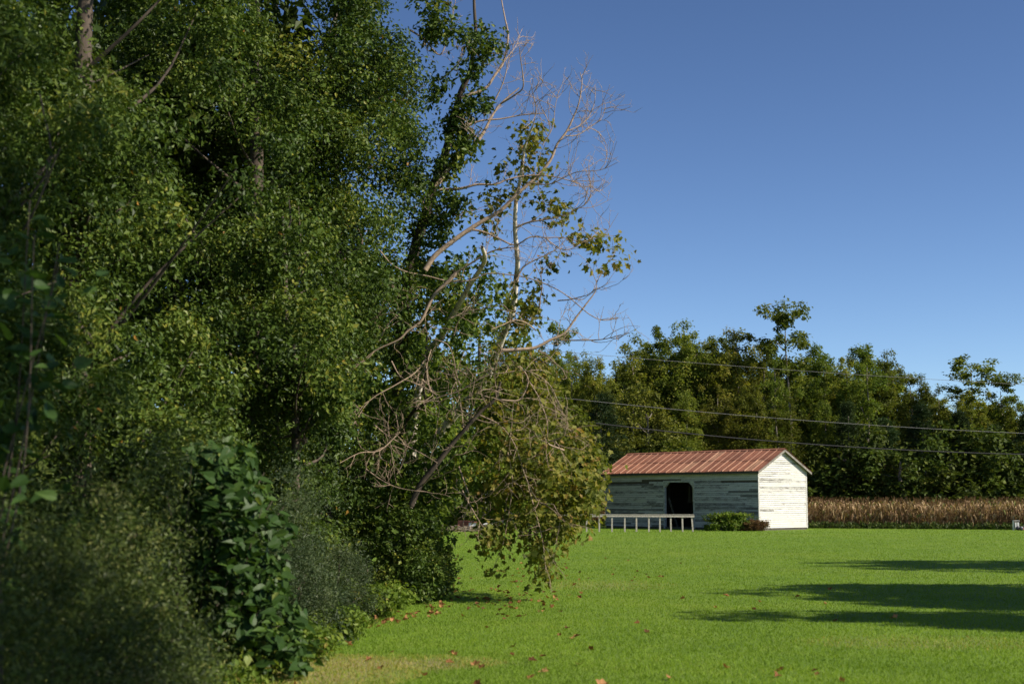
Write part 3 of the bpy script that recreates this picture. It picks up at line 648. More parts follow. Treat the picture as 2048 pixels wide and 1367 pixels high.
FT = [  # column, top row, depth, kind, variant, width, label
 (1105, 628, 112, 'a', 3, .75, 'slim blue green tree peaking just right of the leaning sycamore'),
 (1062, 690, 112, 'a', 1, .9, 'green tree of the far wood partly hidden by the sycamore trunk'),
 (1150, 690, 118, 'a', 0, .8, 'shorter rounded tree between the slim blue green tree and the sky gap'),
 (1195, 700, 112, 'a', 4, .75, 'dark tree left of the narrow sky gap in the far wood'),
 (1212, 780, 103, 'p', 1, 1.1, 'dark green pine standing left behind the barn roof end'),
 (1268, 655, 122, 'a', 5, .95, 'broad tree starting the tall wood right of the narrow sky gap'),
 (1318, 640, 126, 'a', 2, .9, 'tall full tree above the left half of the barn roof'),
 (1372, 628, 124, 'a', 0, .95, 'tallest rounded tree above the middle of the barn roof'),
 (1425, 655, 127, 'a', 1, .85, 'green tree just right of the tallest rounded tree'),
 (1482, 640, 123, 'a', 4, .95, 'yellowish green tree above the barn roof ridge'),
 (1528, 668, 128, 'a', 3, .7, 'narrow dark tree left of the thin top-heavy tree'),
 (1582, 597, 121, 's', 0, .95, 'thin top-heavy tree rising highest above the wood over the gable'),
 (1560, 700, 117, 'a', 5, .7, 'leafy tree around the stem of the thin top-heavy tree'),
 (1646, 672, 125, 'a', 1, .85, 'pale crowned tree right of the thin top-heavy tree'),
 (1692, 705, 122, 'a', 2, .8, 'middle sized tree right of the pale crowned tree'),
 (1735, 675, 120, 'a', 3, .95, 'dark open-branched tree above the corn with twin tips'),
 (1783, 690, 123, 'a', 0, .75, 'dark tree with a pointed tip right of the twin tipped tree'),
 (1838, 735, 125, 'a', 4, .85, 'lower green tree in the dip of the wood above the corn'),
 (1890, 762, 124, 'a', 5, .85, 'low rounded tree left of the sparse dark tree'),
 (1958, 693, 121, 's', 1, 1.25, 'sparse dark tree with ragged crown near the right edge of the wood'),
 (1945, 772, 118, 'a', 2, .8, 'dense tree below the sparse ragged crown'),
 (2018, 742, 119, 's', 0, .9, 'sparse small crown leaning at the right end of the wood'),
 (2052, 800, 118, 'a', 1, .9, 'dark tree cut by the right edge of the picture'),
 (2000, 800, 121, 'a', 3, .9, 'dark lower tree left of the right picture edge'),
 (1285, 772, 107, 'l', 0, .95, 'low bright yellow green tree behind the left part of the barn roof'),
 (1700, 800, 110, 'p', 0, 1., 'dark pine over the corn right of the gable'),
 (1775, 815, 109, 'p', 2, 1.1, 'dark pine in the middle of the wood front above the corn'),
 (1850, 800, 110, 'p', 1, .9, 'taller dark pine above the middle of the visible corn'),
 (1925, 820, 109, 'p', 0, 1., 'dark pine below the sparse ragged tree'),
 (1995, 830, 110, 'p', 2, 1.1, 'dark pine second from the right picture edge'),
 (2065, 815, 109, 'p', 1, 1., 'dark pine cut by the right picture edge'),
 (1650, 790, 112, 'a', 4, .7, 'green tree directly right of the gable peak'),
 (1440, 760, 113, 'a', 2, .85, 'shadowy green tree right behind the middle of the roof'),
 (1370, 770, 111, 'a', 1, .8, 'dark green tree right of the bright yellow green tree'),
 (1510, 760, 112, 'a', 0, .85, 'green tree behind the right part of the barn ridge'),
 (1580, 780, 111, 'a', 5, .7, 'silvery leaved tree straight above the gable peak'),
]
for px, top, d, kind, var, wd, lb in FT: far_tree(px, top, d, kind, var, wd, lb)
gl = 'crowded back row tree of the far wood, filling gaps between the front trees'
for k in range(46):
    px = 980 + k * 27 + random.uniform(-10, 10)
    topline = np.interp(px, [980, 1100, 1190, 1222, 1245, 1290, 1370, 1490, 1540, 1610, 1650, 1740, 1800, 1830, 1900, 1990, 2048, 2250], [700, 690, 730, 790, 720, 680, 665, 675, 700, 700, 705, 705, 725, 765, 795, 790, 815, 790])
    far_tree(px, topline + random.uniform(-8, 22), random.uniform(129, 142), 'a', None, random.uniform(1.0, 1.3), gl, 'back rows of the far wood')
for k in range(40):
    px = 1140 + k * 26 + random.uniform(-8, 8); d = random.uniform(106, 112)
    far_tree(px, random.choice([random.uniform(880, 930), random.uniform(925, 975)]), d, 'b', None, random.uniform(.75, 1.3), 'leafy bush at the foot of the far wood behind the corn', 'bushes along the foot of the far wood', 'bush')

# ================================================================ LEFT WOOD
BND = ([-900, -300, 0, 40, 70, 130, 200, 300, 380, 470, 560, 650, 800, 1000, 1170], [860, 845, 775, 800, 830, 868, 850, 846, 856, 840, 815, 790, 770, 740, 780])
def left_tree(name, x, d, zc, r, n, per, leaf, lsize, label, trunk_r=.16, clump=.5, mat='vine', limit=True, shell=.35, trunk_to=None, base=None, bark='bark', pxmax=0, sleeve=0):
    g = np.random.default_rng(int(abs(x) * 1000 + d * 77)); C = []
    while len(C) < n:
        v = unit(g.normal(size=(400, 3))) * (g.random((400, 1)) ** .45); q = v * np.array(r) + [x, d, zc]
        q = q[q[:, 2] > .2]; f = np.sin(q[:, 0] * 2.3 + 1.1 * q[:, 2] + x) + np.sin(q[:, 1] * 1.7 - q[:, 2] * 1.3) + np.sin(q[:, 2] * 2.1 + q[:, 0] * .8 + d); q = q[f > .0 + g.normal(0, .18, len(q))]
        if limit:
            qx, qy = PX(q); q = q[qx < np.interp(qy, *BND) - 12 * (24 / q[:, 1]) + pxmax + g.normal(0, 14, len(q))]
        C += list(q)
    C = C[:n]
    if sleeve:                                       # vine leaves clothing the stem
        for z in np.arange(.4, sleeve, .14): C.append(np.array([x, d - .15, z]) + g.normal(0, .16, 3))
    C = np.array(C); n = len(C); rad = clump * g.uniform(.55, 1.35, n)
    Pp, N, rn = clump_leaves(C, rad, per, g, shell, .85)
    N[:, 0] += .25
    t = empty(name, (x, d, 0)); tag(t, label, 'tree')
    off = np.array([x, d, 0]); Pp[:, 2] = np.maximum(Pp[:, 2], .05)
    obj('crown', leaves('crown', Pp - off, N, lsize * g.uniform(.6, 1.35, len(Pp)), leaf, .5, rn, g), M[mat], t)
    T = Tubes(); H = zc + r[2] * .8; m = 9; z = np.linspace(-.1, H, m)
    tt = trunk_to or (0, 0)
    p = np.stack([np.linspace(0, tt[0], m) + np.concatenate([[0], np.cumsum(g.normal(0, .05, m - 1))]), np.linspace(0, tt[1], m) + np.concatenate([[0], np.cumsum(g.normal(0, .05, m - 1))]), z], 1)
    p = spline(p, 3); T.add(p, np.linspace(trunk_r, trunk_r * .2, len(p)), 10)
    sel = g.choice(n, min(n, 34), replace=False)
    for i in sel:                                     # limbs from the stem out to the clumps
        e = C[i] - off; zz = max(.6, e[2] - abs(e[0]) * .9 - .5); k = int(np.clip(np.searchsorted(p[:, 2], zz), 1, len(p) - 1)); s = p[k]
        mid = (s + e) / 2 + [0, 0, -.15] + g.normal(0, .12, 3); T.add(spline([s, mid, e + g.normal(0, .2, 3)], 4), np.linspace(min(.034, trunk_r * .28), .007, 9), 5)
    obj('trunk', T.mesh('trunk'), M[bark], t); return t
left_tree('vine_covered_tree', -4.4, 24.5, 6.2, (3.1, 3.2, 7.2), 430, 290, OVAL, .08, 'tall leafy tree draped in vines filling the left middle of the picture', .24, .48)
left_tree('leafy_tree', -3.2, 21.5, 3.3, (1.6, 2.4, 3.4), 130, 230, OVAL, .078, 'lower leafy tree in front of the vine draped tree', .1, .42, pxmax=-60)
left_tree('leafy_tree', -5.3, 17.6, 5.6, (2.3, 2.3, 5.6), 230, 240, OVAL, .075, 'dark leafy tree with thick brown trunk showing at upper left', .26, .42, trunk_to=(-.15, 0), sleeve=6.4)
left_tree('leafy_tree', -4.9, 12.2, 3.6, (1.75, 1.8, 3.6), 170, 230, SLIM, .09, 'near feathery leaved tree at the far left picture edge', .06, .36, mat='vine')
left_tree('leafy_tree', -3.5, 27.2, 9.6, (2.3, 2.6, 4.2), 220, 200, OVAL, .08, 'high leafy crown right above the vine draped tree', .12, .48)
left_tree('leafy_tree', -5.5, 32, 7, (3.4, 3.4, 7.6), 330, 120, OVAL, .12, 'tall green tree behind the vine draped tree', .22, .6)
for x, d, zc, r, lb in ((-9.5, 22, 7, (3.2, 3.2, 7.5), 'shaded wood tree behind the dark leafy tree at upper left'), (-8.2, 15, 5.5, (2.2, 2.2, 6), 'shaded wood tree at the left picture edge'),
        (-10, 30, 8, (3.6, 3.6, 8.5), 'deep wood tree seen between the left trunks'), (-8.5, 41, 8, (4, 4, 8.5), 'deep wood tree behind the tall vine draped tree'), (-7.5, 54, 7, (3.6, 4, 7.5), 'more distant tree along the wood edge'),
        (-7.3, 11, 5, (1.8, 2, 5.5), 'dark wood tree behind the feathery tree at the left edge'), (-12.5, 17, 7, (2.5, 3, 7.5), 'shaded tree deep behind the left picture edge'), (-6.6, 27.5, 9.5, (2.6, 3, 5), 'high crown behind the vine draped tree'),
        (-14, 38, 8, (4, 4, 9), 'deepest shaded tree of the left wood'), (-7.2, 68, 6.5, (3.5, 4, 6.5), 'farthest tree along the wood edge')):
    left_tree('wood_tree', x, d, zc, r, 180, 48, OVAL, .29, lb, .2, .85, mat='wood')
# green thicket behind the sycamore, out to the end of the wood's edge
for px, top, d, wr, lb in ((850, 600, 74, 3.2, 'broad tree glimpsed behind the dead branches'), (845, 540, 58, 2.6, 'green tree behind the sycamore trunks'), (985, 585, 90, 3.4, 'tall green tree behind the white sycamore stem'), (935, 800, 88, 3.0, 'bushy green tree behind the junk heap'),
        (1045, 690, 94, 3.2, 'round green tree right behind the white sycamore stem'), (1020, 850, 84, 3.0, 'green thicket tree beyond the end of the lawn'), (1110, 800, 88, 3.0, 'olive green tree left of the dark pine'), (895, 880, 86, 2.6, 'low dark thicket tree behind the junk heap')):
    b = P(px, 1030, d); H = P(px, top, d)[2]
    left_tree('thicket_tree', b[0], d, H * .5, (wr, wr, H * .52), 130, 75, OVAL, .24, lb, .12, .55, mat='far', limit=False)

# ---------------------------------------------------------------- vine-wrapped leaning tree (brown trunk) and its bare limbs
D6 = 26.0
def limb(T, pts, r0, r1, d0, d1=None, sides=7, off=None, k=4):
    d1 = d0 if d1 is None else d1; n = len(pts)
    W = np.array([P(px, py, d0 + (d1 - d0) * i / (n - 1)) for i, (px, py) in enumerate(pts)])
    S = spline(W, k); T.add(S - off, np.linspace(r0, r1, len(S)), sides); return S
def twigs(T, S, n, L, r, off, g, start=.35, curl=.5, sub=2, up=.35):
    m = len(S)
    for _ in range(n):
        i = int(g.uniform(start, 1) * (m - 1)); p = S[i].copy(); dr = unit(S[min(i + 1, m - 1)] - S[max(i - 1, 0)] + 1e-6)
        d = unit(dr * .6 + g.normal(0, .6, 3) * [1, .8, 1] + [0, 0, up]); ln = L * g.uniform(.4, 1.2); seg = 6; pts = [p]
        bend = g.normal(0, curl, 3) * [1, .6, 1]
        for s in range(seg):
            d = unit(d + bend * .22 + g.normal(0, .16, 3) + [0, 0, .04 * (1 if up > 0 else -1)]); pts.append(pts[-1] + d * ln / seg)
        pts = np.array(pts); T.add(pts - off, np.linspace(r, r * .45, len(pts)), 4)
        if sub: twigs(T, pts, sub, L * .5, r * .7, off, g, .3, curl, sub - 1, up)
g6 = np.random.default_rng(66)
b6 = G(783, 1180); b6[2] = 0; t6 = empty('leaning_tree', b6); tag(t6, 'tall leaning tree with leafy vine sleeves and bare upper limbs right of the vine wall', 'tree')
T = Tubes(); TB = Tubes()
main = limb(T, [(783, 1188), (777, 1100), (781, 1000), (790, 850), (800, 720), (810, 600), (829, 500), (848, 440), (868, 372), (888, 315), (902, 263), (913, 216), (922, 183), (939, 146), (944, 117), (951, 72), (948, 0), (950, -60)], .15, .02, b6[1], D6, 9, b6)
L6 = [([(869, 377), (906, 326), (946, 293), (968, 263), (983, 234), (1001, 208), (1038, 176)], .05, .012), ([(1001, 208), (1030, 190), (1046, 175), (1045, 146), (1041, 117), (1038, 92)], .018, .006),
      ([(928, 252), (965, 241), (1001, 238), (1045, 230), (1089, 227)], .022, .006), ([(922, 194), (968, 179), (990, 150), (1007, 124), (1016, 73), (1010, 37), (1003, 0), (1000, -30)], .032, .007),
      ([(990, 200), (1005, 168), (1016, 128), (1021, 102)], .014, .005), ([(1007, 124), (1030, 95), (1040, 70)], .012, .004), ([(877, 380), (921, 377), (954, 369), (990, 369), (1012, 360)], .03, .012),
      ([(880, 160), (905, 140), (925, 118)], .02, .008), ([(820, 60), (850, 80), (880, 110), (900, 60), (911, 0)], .02, .006), ([(905, 325), (935, 280), (962, 268)], .015, .006), ([(868, 372), (846, 410), (900, 440), (930, 420)], .012, .006)]
for pts, r0, r1 in L6:
    S = limb(TB, pts, r0, r1, D6, D6 + g6.uniform(-.7, .5), 6, b6); twigs(TB, S, 7, .55, .006, b6, g6, .3, .5, 2, .4)
obj('trunk', T.mesh('trunk'), M['bark'], t6); obj('bare_limbs', TB.mesh('bare_limbs'), M['twig'], t6)
vc = []
for py in list(range(330, 1010, 9)) + [1035, 1060]:
    i = np.argmin(abs(PX(main)[1] - py)); vc.append(main[i] + g6.normal(0, .12, 3))
for px, py, s, k in ((955, 95, 38, 16), (945, 130, 22, 6), (930, 60, 20, 3), (960, 200, 26, 7), (930, 230, 26, 8), (905, 260, 26, 10), (915, 300, 24, 8), (940, 275, 24, 6), (895, 330, 22, 8), (880, 180, 22, 6), (892, 60, 22, 7), (870, 20, 30, 10), (860, 60, 26, 8), (920, 405, 16, 4), (895, 430, 26, 6), (870, 470, 26, 8), (900, 395, 18, 4), (850, 520, 30, 8)):
    for _ in range(k): vc.append(P(px + g6.normal(0, s * .5), py + g6.normal(0, s * .5), D6 + g6.normal(0, .25)))
vc = np.array(vc); Pp, N, rn = clump_leaves(vc, .24 * g6.uniform(.6, 1.3, len(vc)), 38, g6, .2, 1.1)
o = obj('vine_foliage', leaves('vine_foliage', Pp - b6, N, .11 * g6.uniform(.6, 1.3, len(Pp)), OVAL, .8, rn, g6), M['vine'], t6)

# ---------------------------------------------------------------- the sycamore
D5 = 25.0; g5 = np.random.default_rng(55)
b5 = G(812, 1176); b5[2] = 0; t5 = empty('sycamore_tree', b5); tag(t5, 'half bare sycamore leaning over the lawn with pale trunk and hanging olive leaves', 'tree')
T = Tubes(); TB = Tubes()
limb(T, [(812, 1184), (818, 1060), (834, 930), (878, 868), (925, 812), (961, 775), (990, 719), (1001, 684), (1016, 648), (1027, 611), (1032, 560), (1035, 523), (1030, 460), (1032, 402), (1039, 366), (1045, 322), (1052, 285), (1067, 249)], .1, .016, b5[1], D5 - .8, 9, b5)
limb(T, [(818, 1060), (828, 850), (845, 740), (862, 699), (884, 669), (902, 636), (919, 607), (939, 571), (961, 538), (970, 516), (964, 494)], .085, .032, b5[1], D5 - 1.2, 8, b5)
T2 = Tubes(); limb(T2, [(822, 1010), (842, 966), (868, 934), (906, 885), (928, 860), (961, 823), (990, 797), (1001, 762)], .055, .02, D5 - .5, D5 - .9, 7, b5)
limb(T2, [(780, 1150), (772, 1000), (796, 900), (804, 863), (826, 823), (851, 805), (847, 779), (853, 735), (855, 710)], .05, .016, b5[1], D5 - 1., 7, b5)
obj('trunk', T.mesh('trunk'), M['sycbark'], t5); obj('lower_limbs', T2.mesh('lower_limbs'), M['bark'], t5)
L5 = [([(850, 540), (869, 512), (899, 487), (928, 466), (962, 444), (1001, 421), (1034, 388), (1071, 355), (1100, 322), (1114, 289), (1133, 263), (1147, 234), (1158, 205), (1164, 165), (1160, 145)], .05, .006, 14),
      ([(1133, 263), (1158, 252), (1177, 234), (1189, 205), (1191, 172)], .012, .005, 9), ([(1130, 272), (1155, 270), (1177, 256), (1202, 238), (1210, 215)], .011, .004, 9), ([(1067, 249), (1072, 215), (1064, 180), (1067, 150)], .01, .004, 9), ([(1085, 290), (1105, 255), (1110, 215), (1118, 180)], .01, .004, 9),
      ([(913, 545), (899, 560), (869, 589), (855, 615), (840, 644), (815, 662), (796, 680), (749, 702), (701, 743)], .04, .008, 10), ([(760, 501), (782, 527), (811, 543), (855, 552), (902, 563), (943, 560), (975, 547), (1016, 549), (1049, 554), (1089, 567), (1125, 585), (1158, 611), (1180, 629), (1206, 640), (1236, 636)], .012, .008, 9),
      ([(1001, 701), (1038, 699), (1071, 695), (1100, 680), (1129, 666), (1151, 636), (1173, 607), (1191, 582), (1194, 560)], .036, .006, 12), ([(1122, 680), (1180, 680), (1213, 677), (1242, 669)], .013, .005, 8),
      ([(946, 459), (968, 464), (994, 475), (1030, 490), (1060, 474), (1089, 475), (1125, 475), (1158, 483)], .02, .006, 10), ([(902, 552), (972, 508), (1005, 497), (1030, 494)], .018, .008, 6), ([(1012, 360), (1045, 352), (1089, 351), (1125, 357), (1158, 369), (1177, 388)], .014, .005, 12),
      ([(1032, 455), (1056, 445), (1085, 440), (1110, 436)], .02, .008, 6), ([(1032, 560), (1047, 534), (1070, 520), (1110, 500), (1140, 470)], .016, .005, 10), ([(1058, 365), (1100, 368), (1150, 345), (1200, 340), (1235, 325)], .011, .004, 12), ([(1110, 436), (1150, 420), (1180, 395), (1178, 330)], .012, .004, 12), ([(1089, 475), (1130, 500), (1180, 478), (1240, 470)], .01, .004, 6),
      ([(990, 797), (1019, 801), (1041, 797), (1056, 765), (1049, 743), (1030, 724), (1016, 721)], .018, .008, 10), ([(851, 805), (884, 792), (920, 781), (968, 753), (1010, 745), (1056, 742), (1100, 770), (1125, 830)], .014, .006, 12), ([(960, 830), (1000, 850), (1030, 890), (1050, 950), (1075, 1000), (1107, 1008)], .014, .005, 8), ([(928, 863), (920, 800), (912, 750), (930, 700)], .012, .004, 10), ([(935, 860), (950, 800), (975, 740)], .012, .005, 8),
      ([(1060, 765), (1080, 800), (1095, 850), (1092, 905), (1105, 960)], .011, .005, 10), ([(1128, 900), (1095, 885), (1128, 870), (1135, 820)], .018, .006, 10), ([(855, 713), (830, 745), (790, 770), (740, 800), (705, 850)], .014, .005, 10), ([(800, 863), (760, 900), (720, 905), (680, 925)], .012, .005, 8), ([(902, 636), (920, 628), (935, 620)], .014, .006, 4), ([(862, 699), (853, 735), (862, 780), (880, 790)], .01, .005, 5),
      ([(1010, 880), (1025, 960), (1015, 1040), (1005, 1090), (985, 1140)], .01, .004, 4), ([(1050, 950), (1070, 1020), (1085, 1080), (1092, 1145)], .01, .004, 4), ([(1107, 1008), (1120, 1040), (1110, 1090)], .008, .003, 4)]
for pts, r0, r1, n in L5:
    dd_ = D5 - .7 + g5.uniform(-.6, .5)
    S = limb(TB, pts, r0, r1, D5 - .6, dd_, 6, b5); twigs(TB, S, n, .7, .006, b5, g5, .2, .5, 2, .2 if pts[-1][1] < 700 else -.15)
for _ in range(20):                                  # dead curling branches over the lower crown
    px, py = g5.uniform(720, 1130), g5.uniform(600, 980); a = g5.uniform(-2.6, -.5) if g5.random() < .6 else g5.uniform(.2, 2.2); L = g5.uniform(60, 150); bd = g5.normal(0, .25)
    pts = [(px, py)]
    for k in range(4): a += bd * .6 + g5.normal(0, .25); pts.append((pts[-1][0] + math.cos(a) * L / 4, pts[-1][1] + math.sin(a) * L / 4))
    S = limb(TB, pts, .013, .005, D5 - .5, D5 - 1.1 + g5.normal(0, .3), 5, b5); twigs(TB, S, 5, .55, .0055, b5, g5, .2, .5, 2, .1)
obj('bare_branches', TB.mesh('bare_branches'), M['twig'], t5)
# hanging leaves that can be picked out one by one, the rest as one mass
HL = [(1090, 1145, 12, 10), (1092, 1110, 14, 14), (1075, 1085, 20, 16), (1100, 1085, 20, 16), (1125, 1100, 16, 14), (985, 1140, 14, 8), (1005, 1145, 10, 6), (970, 1095, 18, 12), (1045, 1085, 14, 10), (1012, 1095, 10, 6), (1140, 1065, 22, 16),
      (1240, 475, 12, 10), (1235, 520, 16, 12), (1200, 470, 12, 8), (1185, 490, 18, 14), (1160, 475, 16, 12), (1180, 530, 16, 12), (1215, 540, 12, 8), (1125, 410, 22, 18), (1115, 435, 16, 12), (1075, 270, 22, 16), (1050, 250, 12, 8), (1090, 320, 16, 10), (1060, 300, 22, 16), (1005, 335, 14, 8), (1220, 955, 10, 6)]
lobm = []
for k in range(6):
    me = leaves('leaf', np.zeros((1, 3)), np.array([[.3 * math.cos(k), -.5, .6]]), 1.0, LOBED, .6, np.array([.3 + .11 * k]), g5); me.materials.append(M['syc']); lobm.append(me)
for px, py, s, k in HL:
    for _ in range(k):
        o = bpy.data.objects.new('leaf', random.choice(lobm)); COL.objects.link(o); o.parent = t5
        o.location = Vector(P(px + g5.normal(0, s * .5), py + g5.normal(0, s * .5), D5 - .5 + g5.normal(0, .25)) - b5); o.rotation_euler = (random.uniform(-.9, .9), random.uniform(-.9, .9), random.uniform(0, 6.28)); o.scale = [random.uniform(.08, .14)] * 3
def mass(C, name, mat, per, rad, size, parent, off, g, tpl=LOBED, down=.8):
    Pp, N, rn = clump_leaves(C, rad * g.uniform(.6, 1.3, len(C)), per, g, .2, 1.0); N[:, 0] += .2; N[:, 1] -= .2
    o = obj(name, leaves(name, Pp - off, N, size * g.uniform(.6, 1.3, len(Pp)), tpl, down, rn, g), M[mat], parent); o['kind'] = 'stuff'; return o
C = []
def poly_fill(n, poly, d, dj):
    poly = np.array(poly); out = []
    lo, hi = poly.min(0), poly.max(0)
    while len(out) < n:
        x, y = g5.uniform(lo, hi); ins = False; j = len(poly) - 1
        for i in range(len(poly)):
            if (poly[i, 1] > y) != (poly[j, 1] > y) and x < (poly[j, 0] - poly[i, 0]) * (y - poly[i, 1]) / (poly[j, 1] - poly[i, 1]) + poly[i, 0]: ins = not ins
            j = i
        if ins: out.append(P(x, y, d + g5.normal(0, dj)))
    return out
C += poly_fill(150, [(990, 700), (1060, 690), (1110, 720), (1130, 800), (1190, 880), (1210, 950), (1200, 1010), (1160, 1050), (1110, 1060), (1060, 1020), (1010, 1000), (960, 920), (950, 800)], D5 + .6, .6)
for px, py, s, k in ((1070, 1050, 25, 10), (1000, 1060, 25, 9), (970, 1075, 18, 7), (1120, 1060, 22, 9), (1080, 1110, 22, 8), (1095, 1140, 8, 3), (1050, 900, 60, 12), (1145, 1040, 20, 6), (1090, 960, 60, 18), (1160, 980, 40, 14), (1010, 970, 50, 14)):
    for _ in range(k): C.append(P(px + g5.normal(0, s * .5), py + g5.normal(0, s * .5), D5 - .3 + g5.normal(0, .4)))
for px, py, s, k in ((1070, 270, 18, 4), (1055, 300, 16, 4), (1085, 325, 10, 2), (1010, 340, 10, 2), (1120, 415, 16, 4), (1060, 345, 14, 3), (1040, 375, 14, 3), (1000, 420, 14, 3), (975, 445, 12, 3), (990, 385, 12, 2), (1080, 400, 12, 3), (1190, 485, 16, 3), (1235, 515, 8, 2), (1160, 480, 12, 2), (1100, 520, 12, 2), (1060, 580, 10, 3), (1058, 615, 14, 5), (1045, 640, 16, 5)):
    for _ in range(k): C.append(P(px + g5.normal(0, s * .5), py + g5.normal(0, s * .5), D5 + g5.normal(0, .2)))
mass(np.array(C), 'olive_foliage', 'syc', 22, .36, .1, t5, b5, g5)
C = poly_fill(190, [(770, 640), (850, 560), (900, 520), (960, 500), (1000, 560), (1060, 610), (1075, 680), (1040, 760), (1000, 850), (960, 960), (880, 1010), (820, 1040), (740, 960), (720, 850), (740, 720)], D5 + 1.7, .7)
C += poly_fill(110, [(700, 900), (800, 860), (870, 950), (880, 1050), (890, 1080), (850, 1090), (760, 1060), (720, 1020)], D5 + .9, .5)
mass(np.array(C), 'green_foliage', 'sycg', 26, .4, .105, t5, b5, g5)

# ---------------------------------------------------------------- shrubs at the wood's foot
def shrub(name, x, d, r, n, per, lsize, mat, label, tpl=OVAL, clump=.25, flat=.8, down=.5, shell=.2, nstem=9, zmin=.05, cat='shrub', up=.55, spray=60, pocket=-.1):
    g = np.random.default_rng(int(abs(x) * 991 + d * 37 + n)); C = unit(g.normal(size=(n, 3))) * (g.random((n, 1)) ** .4) * np.array(r); C[:, 2] = abs(C[:, 2]) * .98 + zmin + .06
    f = np.sin(C[:, 0] * 4.1 / r[0] + 3 * C[:, 2] / r[2] + x) + np.sin(C[:, 1] * 5.3 / r[1] - C[:, 2] * 4.4 / r[2]) + np.sin(C[:, 2] * 6.3 / r[2] + C[:, 0] * 2 / r[0] + d); C = C[f > pocket]; n = len(C)
    Pp, N, rn = clump_leaves(C, clump * g.uniform(.6, 1.3, n), per * 1.25, g, shell, flat, up); rn = np.clip(rn + np.repeat(0, len(rn)) + .16 * np.sin(Pp[:, 0] * 5 + x) * np.sin(Pp[:, 2] * 4 + d), 0, .96); Pp[:, 2] = np.maximum(Pp[:, 2], .02)
    if spray:                                        # arching sprays that break the outline
        sp_P, sp_N, sp_r = [], [], []
        for k in range(spray):
            a = g.uniform(0, 6.28); v = np.array([math.cos(a) * r[0] * g.uniform(.5, 1.15), math.sin(a) * r[1] * g.uniform(.5, 1.1), 0]); top = r[2] * g.uniform(.45, 1.25); e = v.copy(); e[2] = top * g.uniform(.75, 1); m = v * .6; m[2] = top * .8
            S = spline([m * [.7, .7, .6], m, e], 12); c = g.normal(.5, .2); w_ = g.normal(0, .035, (len(S) * 2, 3)); Q = np.repeat(S, 2, 0) + w_
            sp_P.append(Q); sp_N.append(g.normal(0, .5, Q.shape) + [.2, -.1, .7]); sp_r.append(np.clip(c + g.normal(0, .12, len(Q)), 0, .97))
        Pp = np.concatenate([Pp] + sp_P); N = np.concatenate([N] + sp_N); rn = np.concatenate([rn] + sp_r)
    Pp[:, 2] = np.maximum(Pp[:, 2], .02); t = empty(name, (x, d, 0)); tag(t, label, cat)
    obj('foliage', leaves('foliage', Pp, N, lsize * g.uniform(.6, 1.35, len(Pp)), tpl, down, rn, g), M[mat], t)
    T = Tubes()
    for k in range(nstem):
        e = C[g.integers(n)]; s = np.array([e[0] * .2, e[1] * .2, -.03]); T.add(spline([s, (s + e) / 2 + g.normal(0, .06, 3) + [0, 0, .08], e], 4), np.linspace(.018, .005, 9), 5)
    obj('stems', T.mesh('stems'), M['bark'], t); return t
shrub('shrub', -3.2, 8.6, (1.05, 1.5, 1.55), 260, 150, .045, 'fine', 'nearest blurred fine leaved shrub in the bottom left corner', SLIM, .27, shell=.5, pocket=.1, spray=120)
shrub('shrub', -3.3, 10.6, (1.1, 1.3, 1.9), 280, 150, .047, 'fine', 'light green fine leaved shrub at lower left behind the nearest blurred one', SLIM, .27, shell=.5, pocket=.1, spray=120)
shrub('shrub', -3.55, 12.9, (1.0, 1.2, 2.35), 260, 150, .052, 'fine', 'tall light green shrub left of the broad leaved shrub', SLIM, .29, shell=.5, pocket=.1, spray=120)
shrub('shrub', -4.3, 10.2, (1.0, 1.3, 2.6), 150, 150, .055, 'vine', 'dark shrub at the left picture edge below the feathery tree', OVAL, .3)
shrub('shrub', -2.75, 11.2, (.5, .9, .75), 80, 160, .034, 'grey', 'low greyish shrub before the broad leaved shrub', SLIM, .2)
shrub('shrub', -2.95, 17.4, (.9, 1.5, 2.15), 210, 170, .045, 'grey', 'grey green fine leaved shrub right of the broad leaved shrub', SLIM, .24, spray=190)
shrub('shrub', -2.6, 19.8, (.8, 1.5, 1.15), 140, 170, .045, 'grey', 'lower grey green shrub beside the trunk of the leaning tree', SLIM, .24)
shrub('shrub', -1.68, 24.6, (.62, .9, 1.5), 90, 130, .068, 'vine', 'leafy green shrub hugging the foot of the leaning tree', OVAL, .28)
shrub('shrub', -1.75, 26.6, (.7, 1.0, 1.1), 80, 130, .068, 'vine', 'dark leafy shrub at the end of the wood edge near the branch shadow', OVAL, .26)
shrub('shrub', -3.6, 15.2, (.9, 1.2, 2.6), 120, 170, .065, 'vine', 'tall dark leafy shrub behind the broad leaved shrub', OVAL, .3)
shrub('shrub', -3.6, 21.5, (1.1, 1.8, 2.6), 130, 170, .07, 'vine', 'tall leafy shrub behind the grey green shrubs', OVAL, .32)
shrub('shrub', -3.0, 30.5, (1.2, 2.4, 1.9), 130, 90, .11, 'vine', 'shaded thicket shrub just behind the leaning trunks', OVAL, .34)
shrub('shrub', -4.9, 30, (1.4, 3., 2.2), 100, 80, .12, 'vine', 'leafy shrub in the shade beyond the sycamore', OVAL, .36)
shrub('shrub', -5.3, 40, (1.5, 4., 2.2), 110, 70, .15, 'wood', 'long low shrub along the wood edge beyond the sycamore', OVAL, .4)
shrub('shrub', -5.2, 55, (1.5, 5., 2.4), 110, 70, .18, 'wood', 'long shrub along the wood edge farther off', OVAL, .45)
shrub('shrub', -5.6, 72, (1.8, 7., 2.6), 110, 70, .2, 'wood', 'farthest long shrub along the wood edge', OVAL, .5)
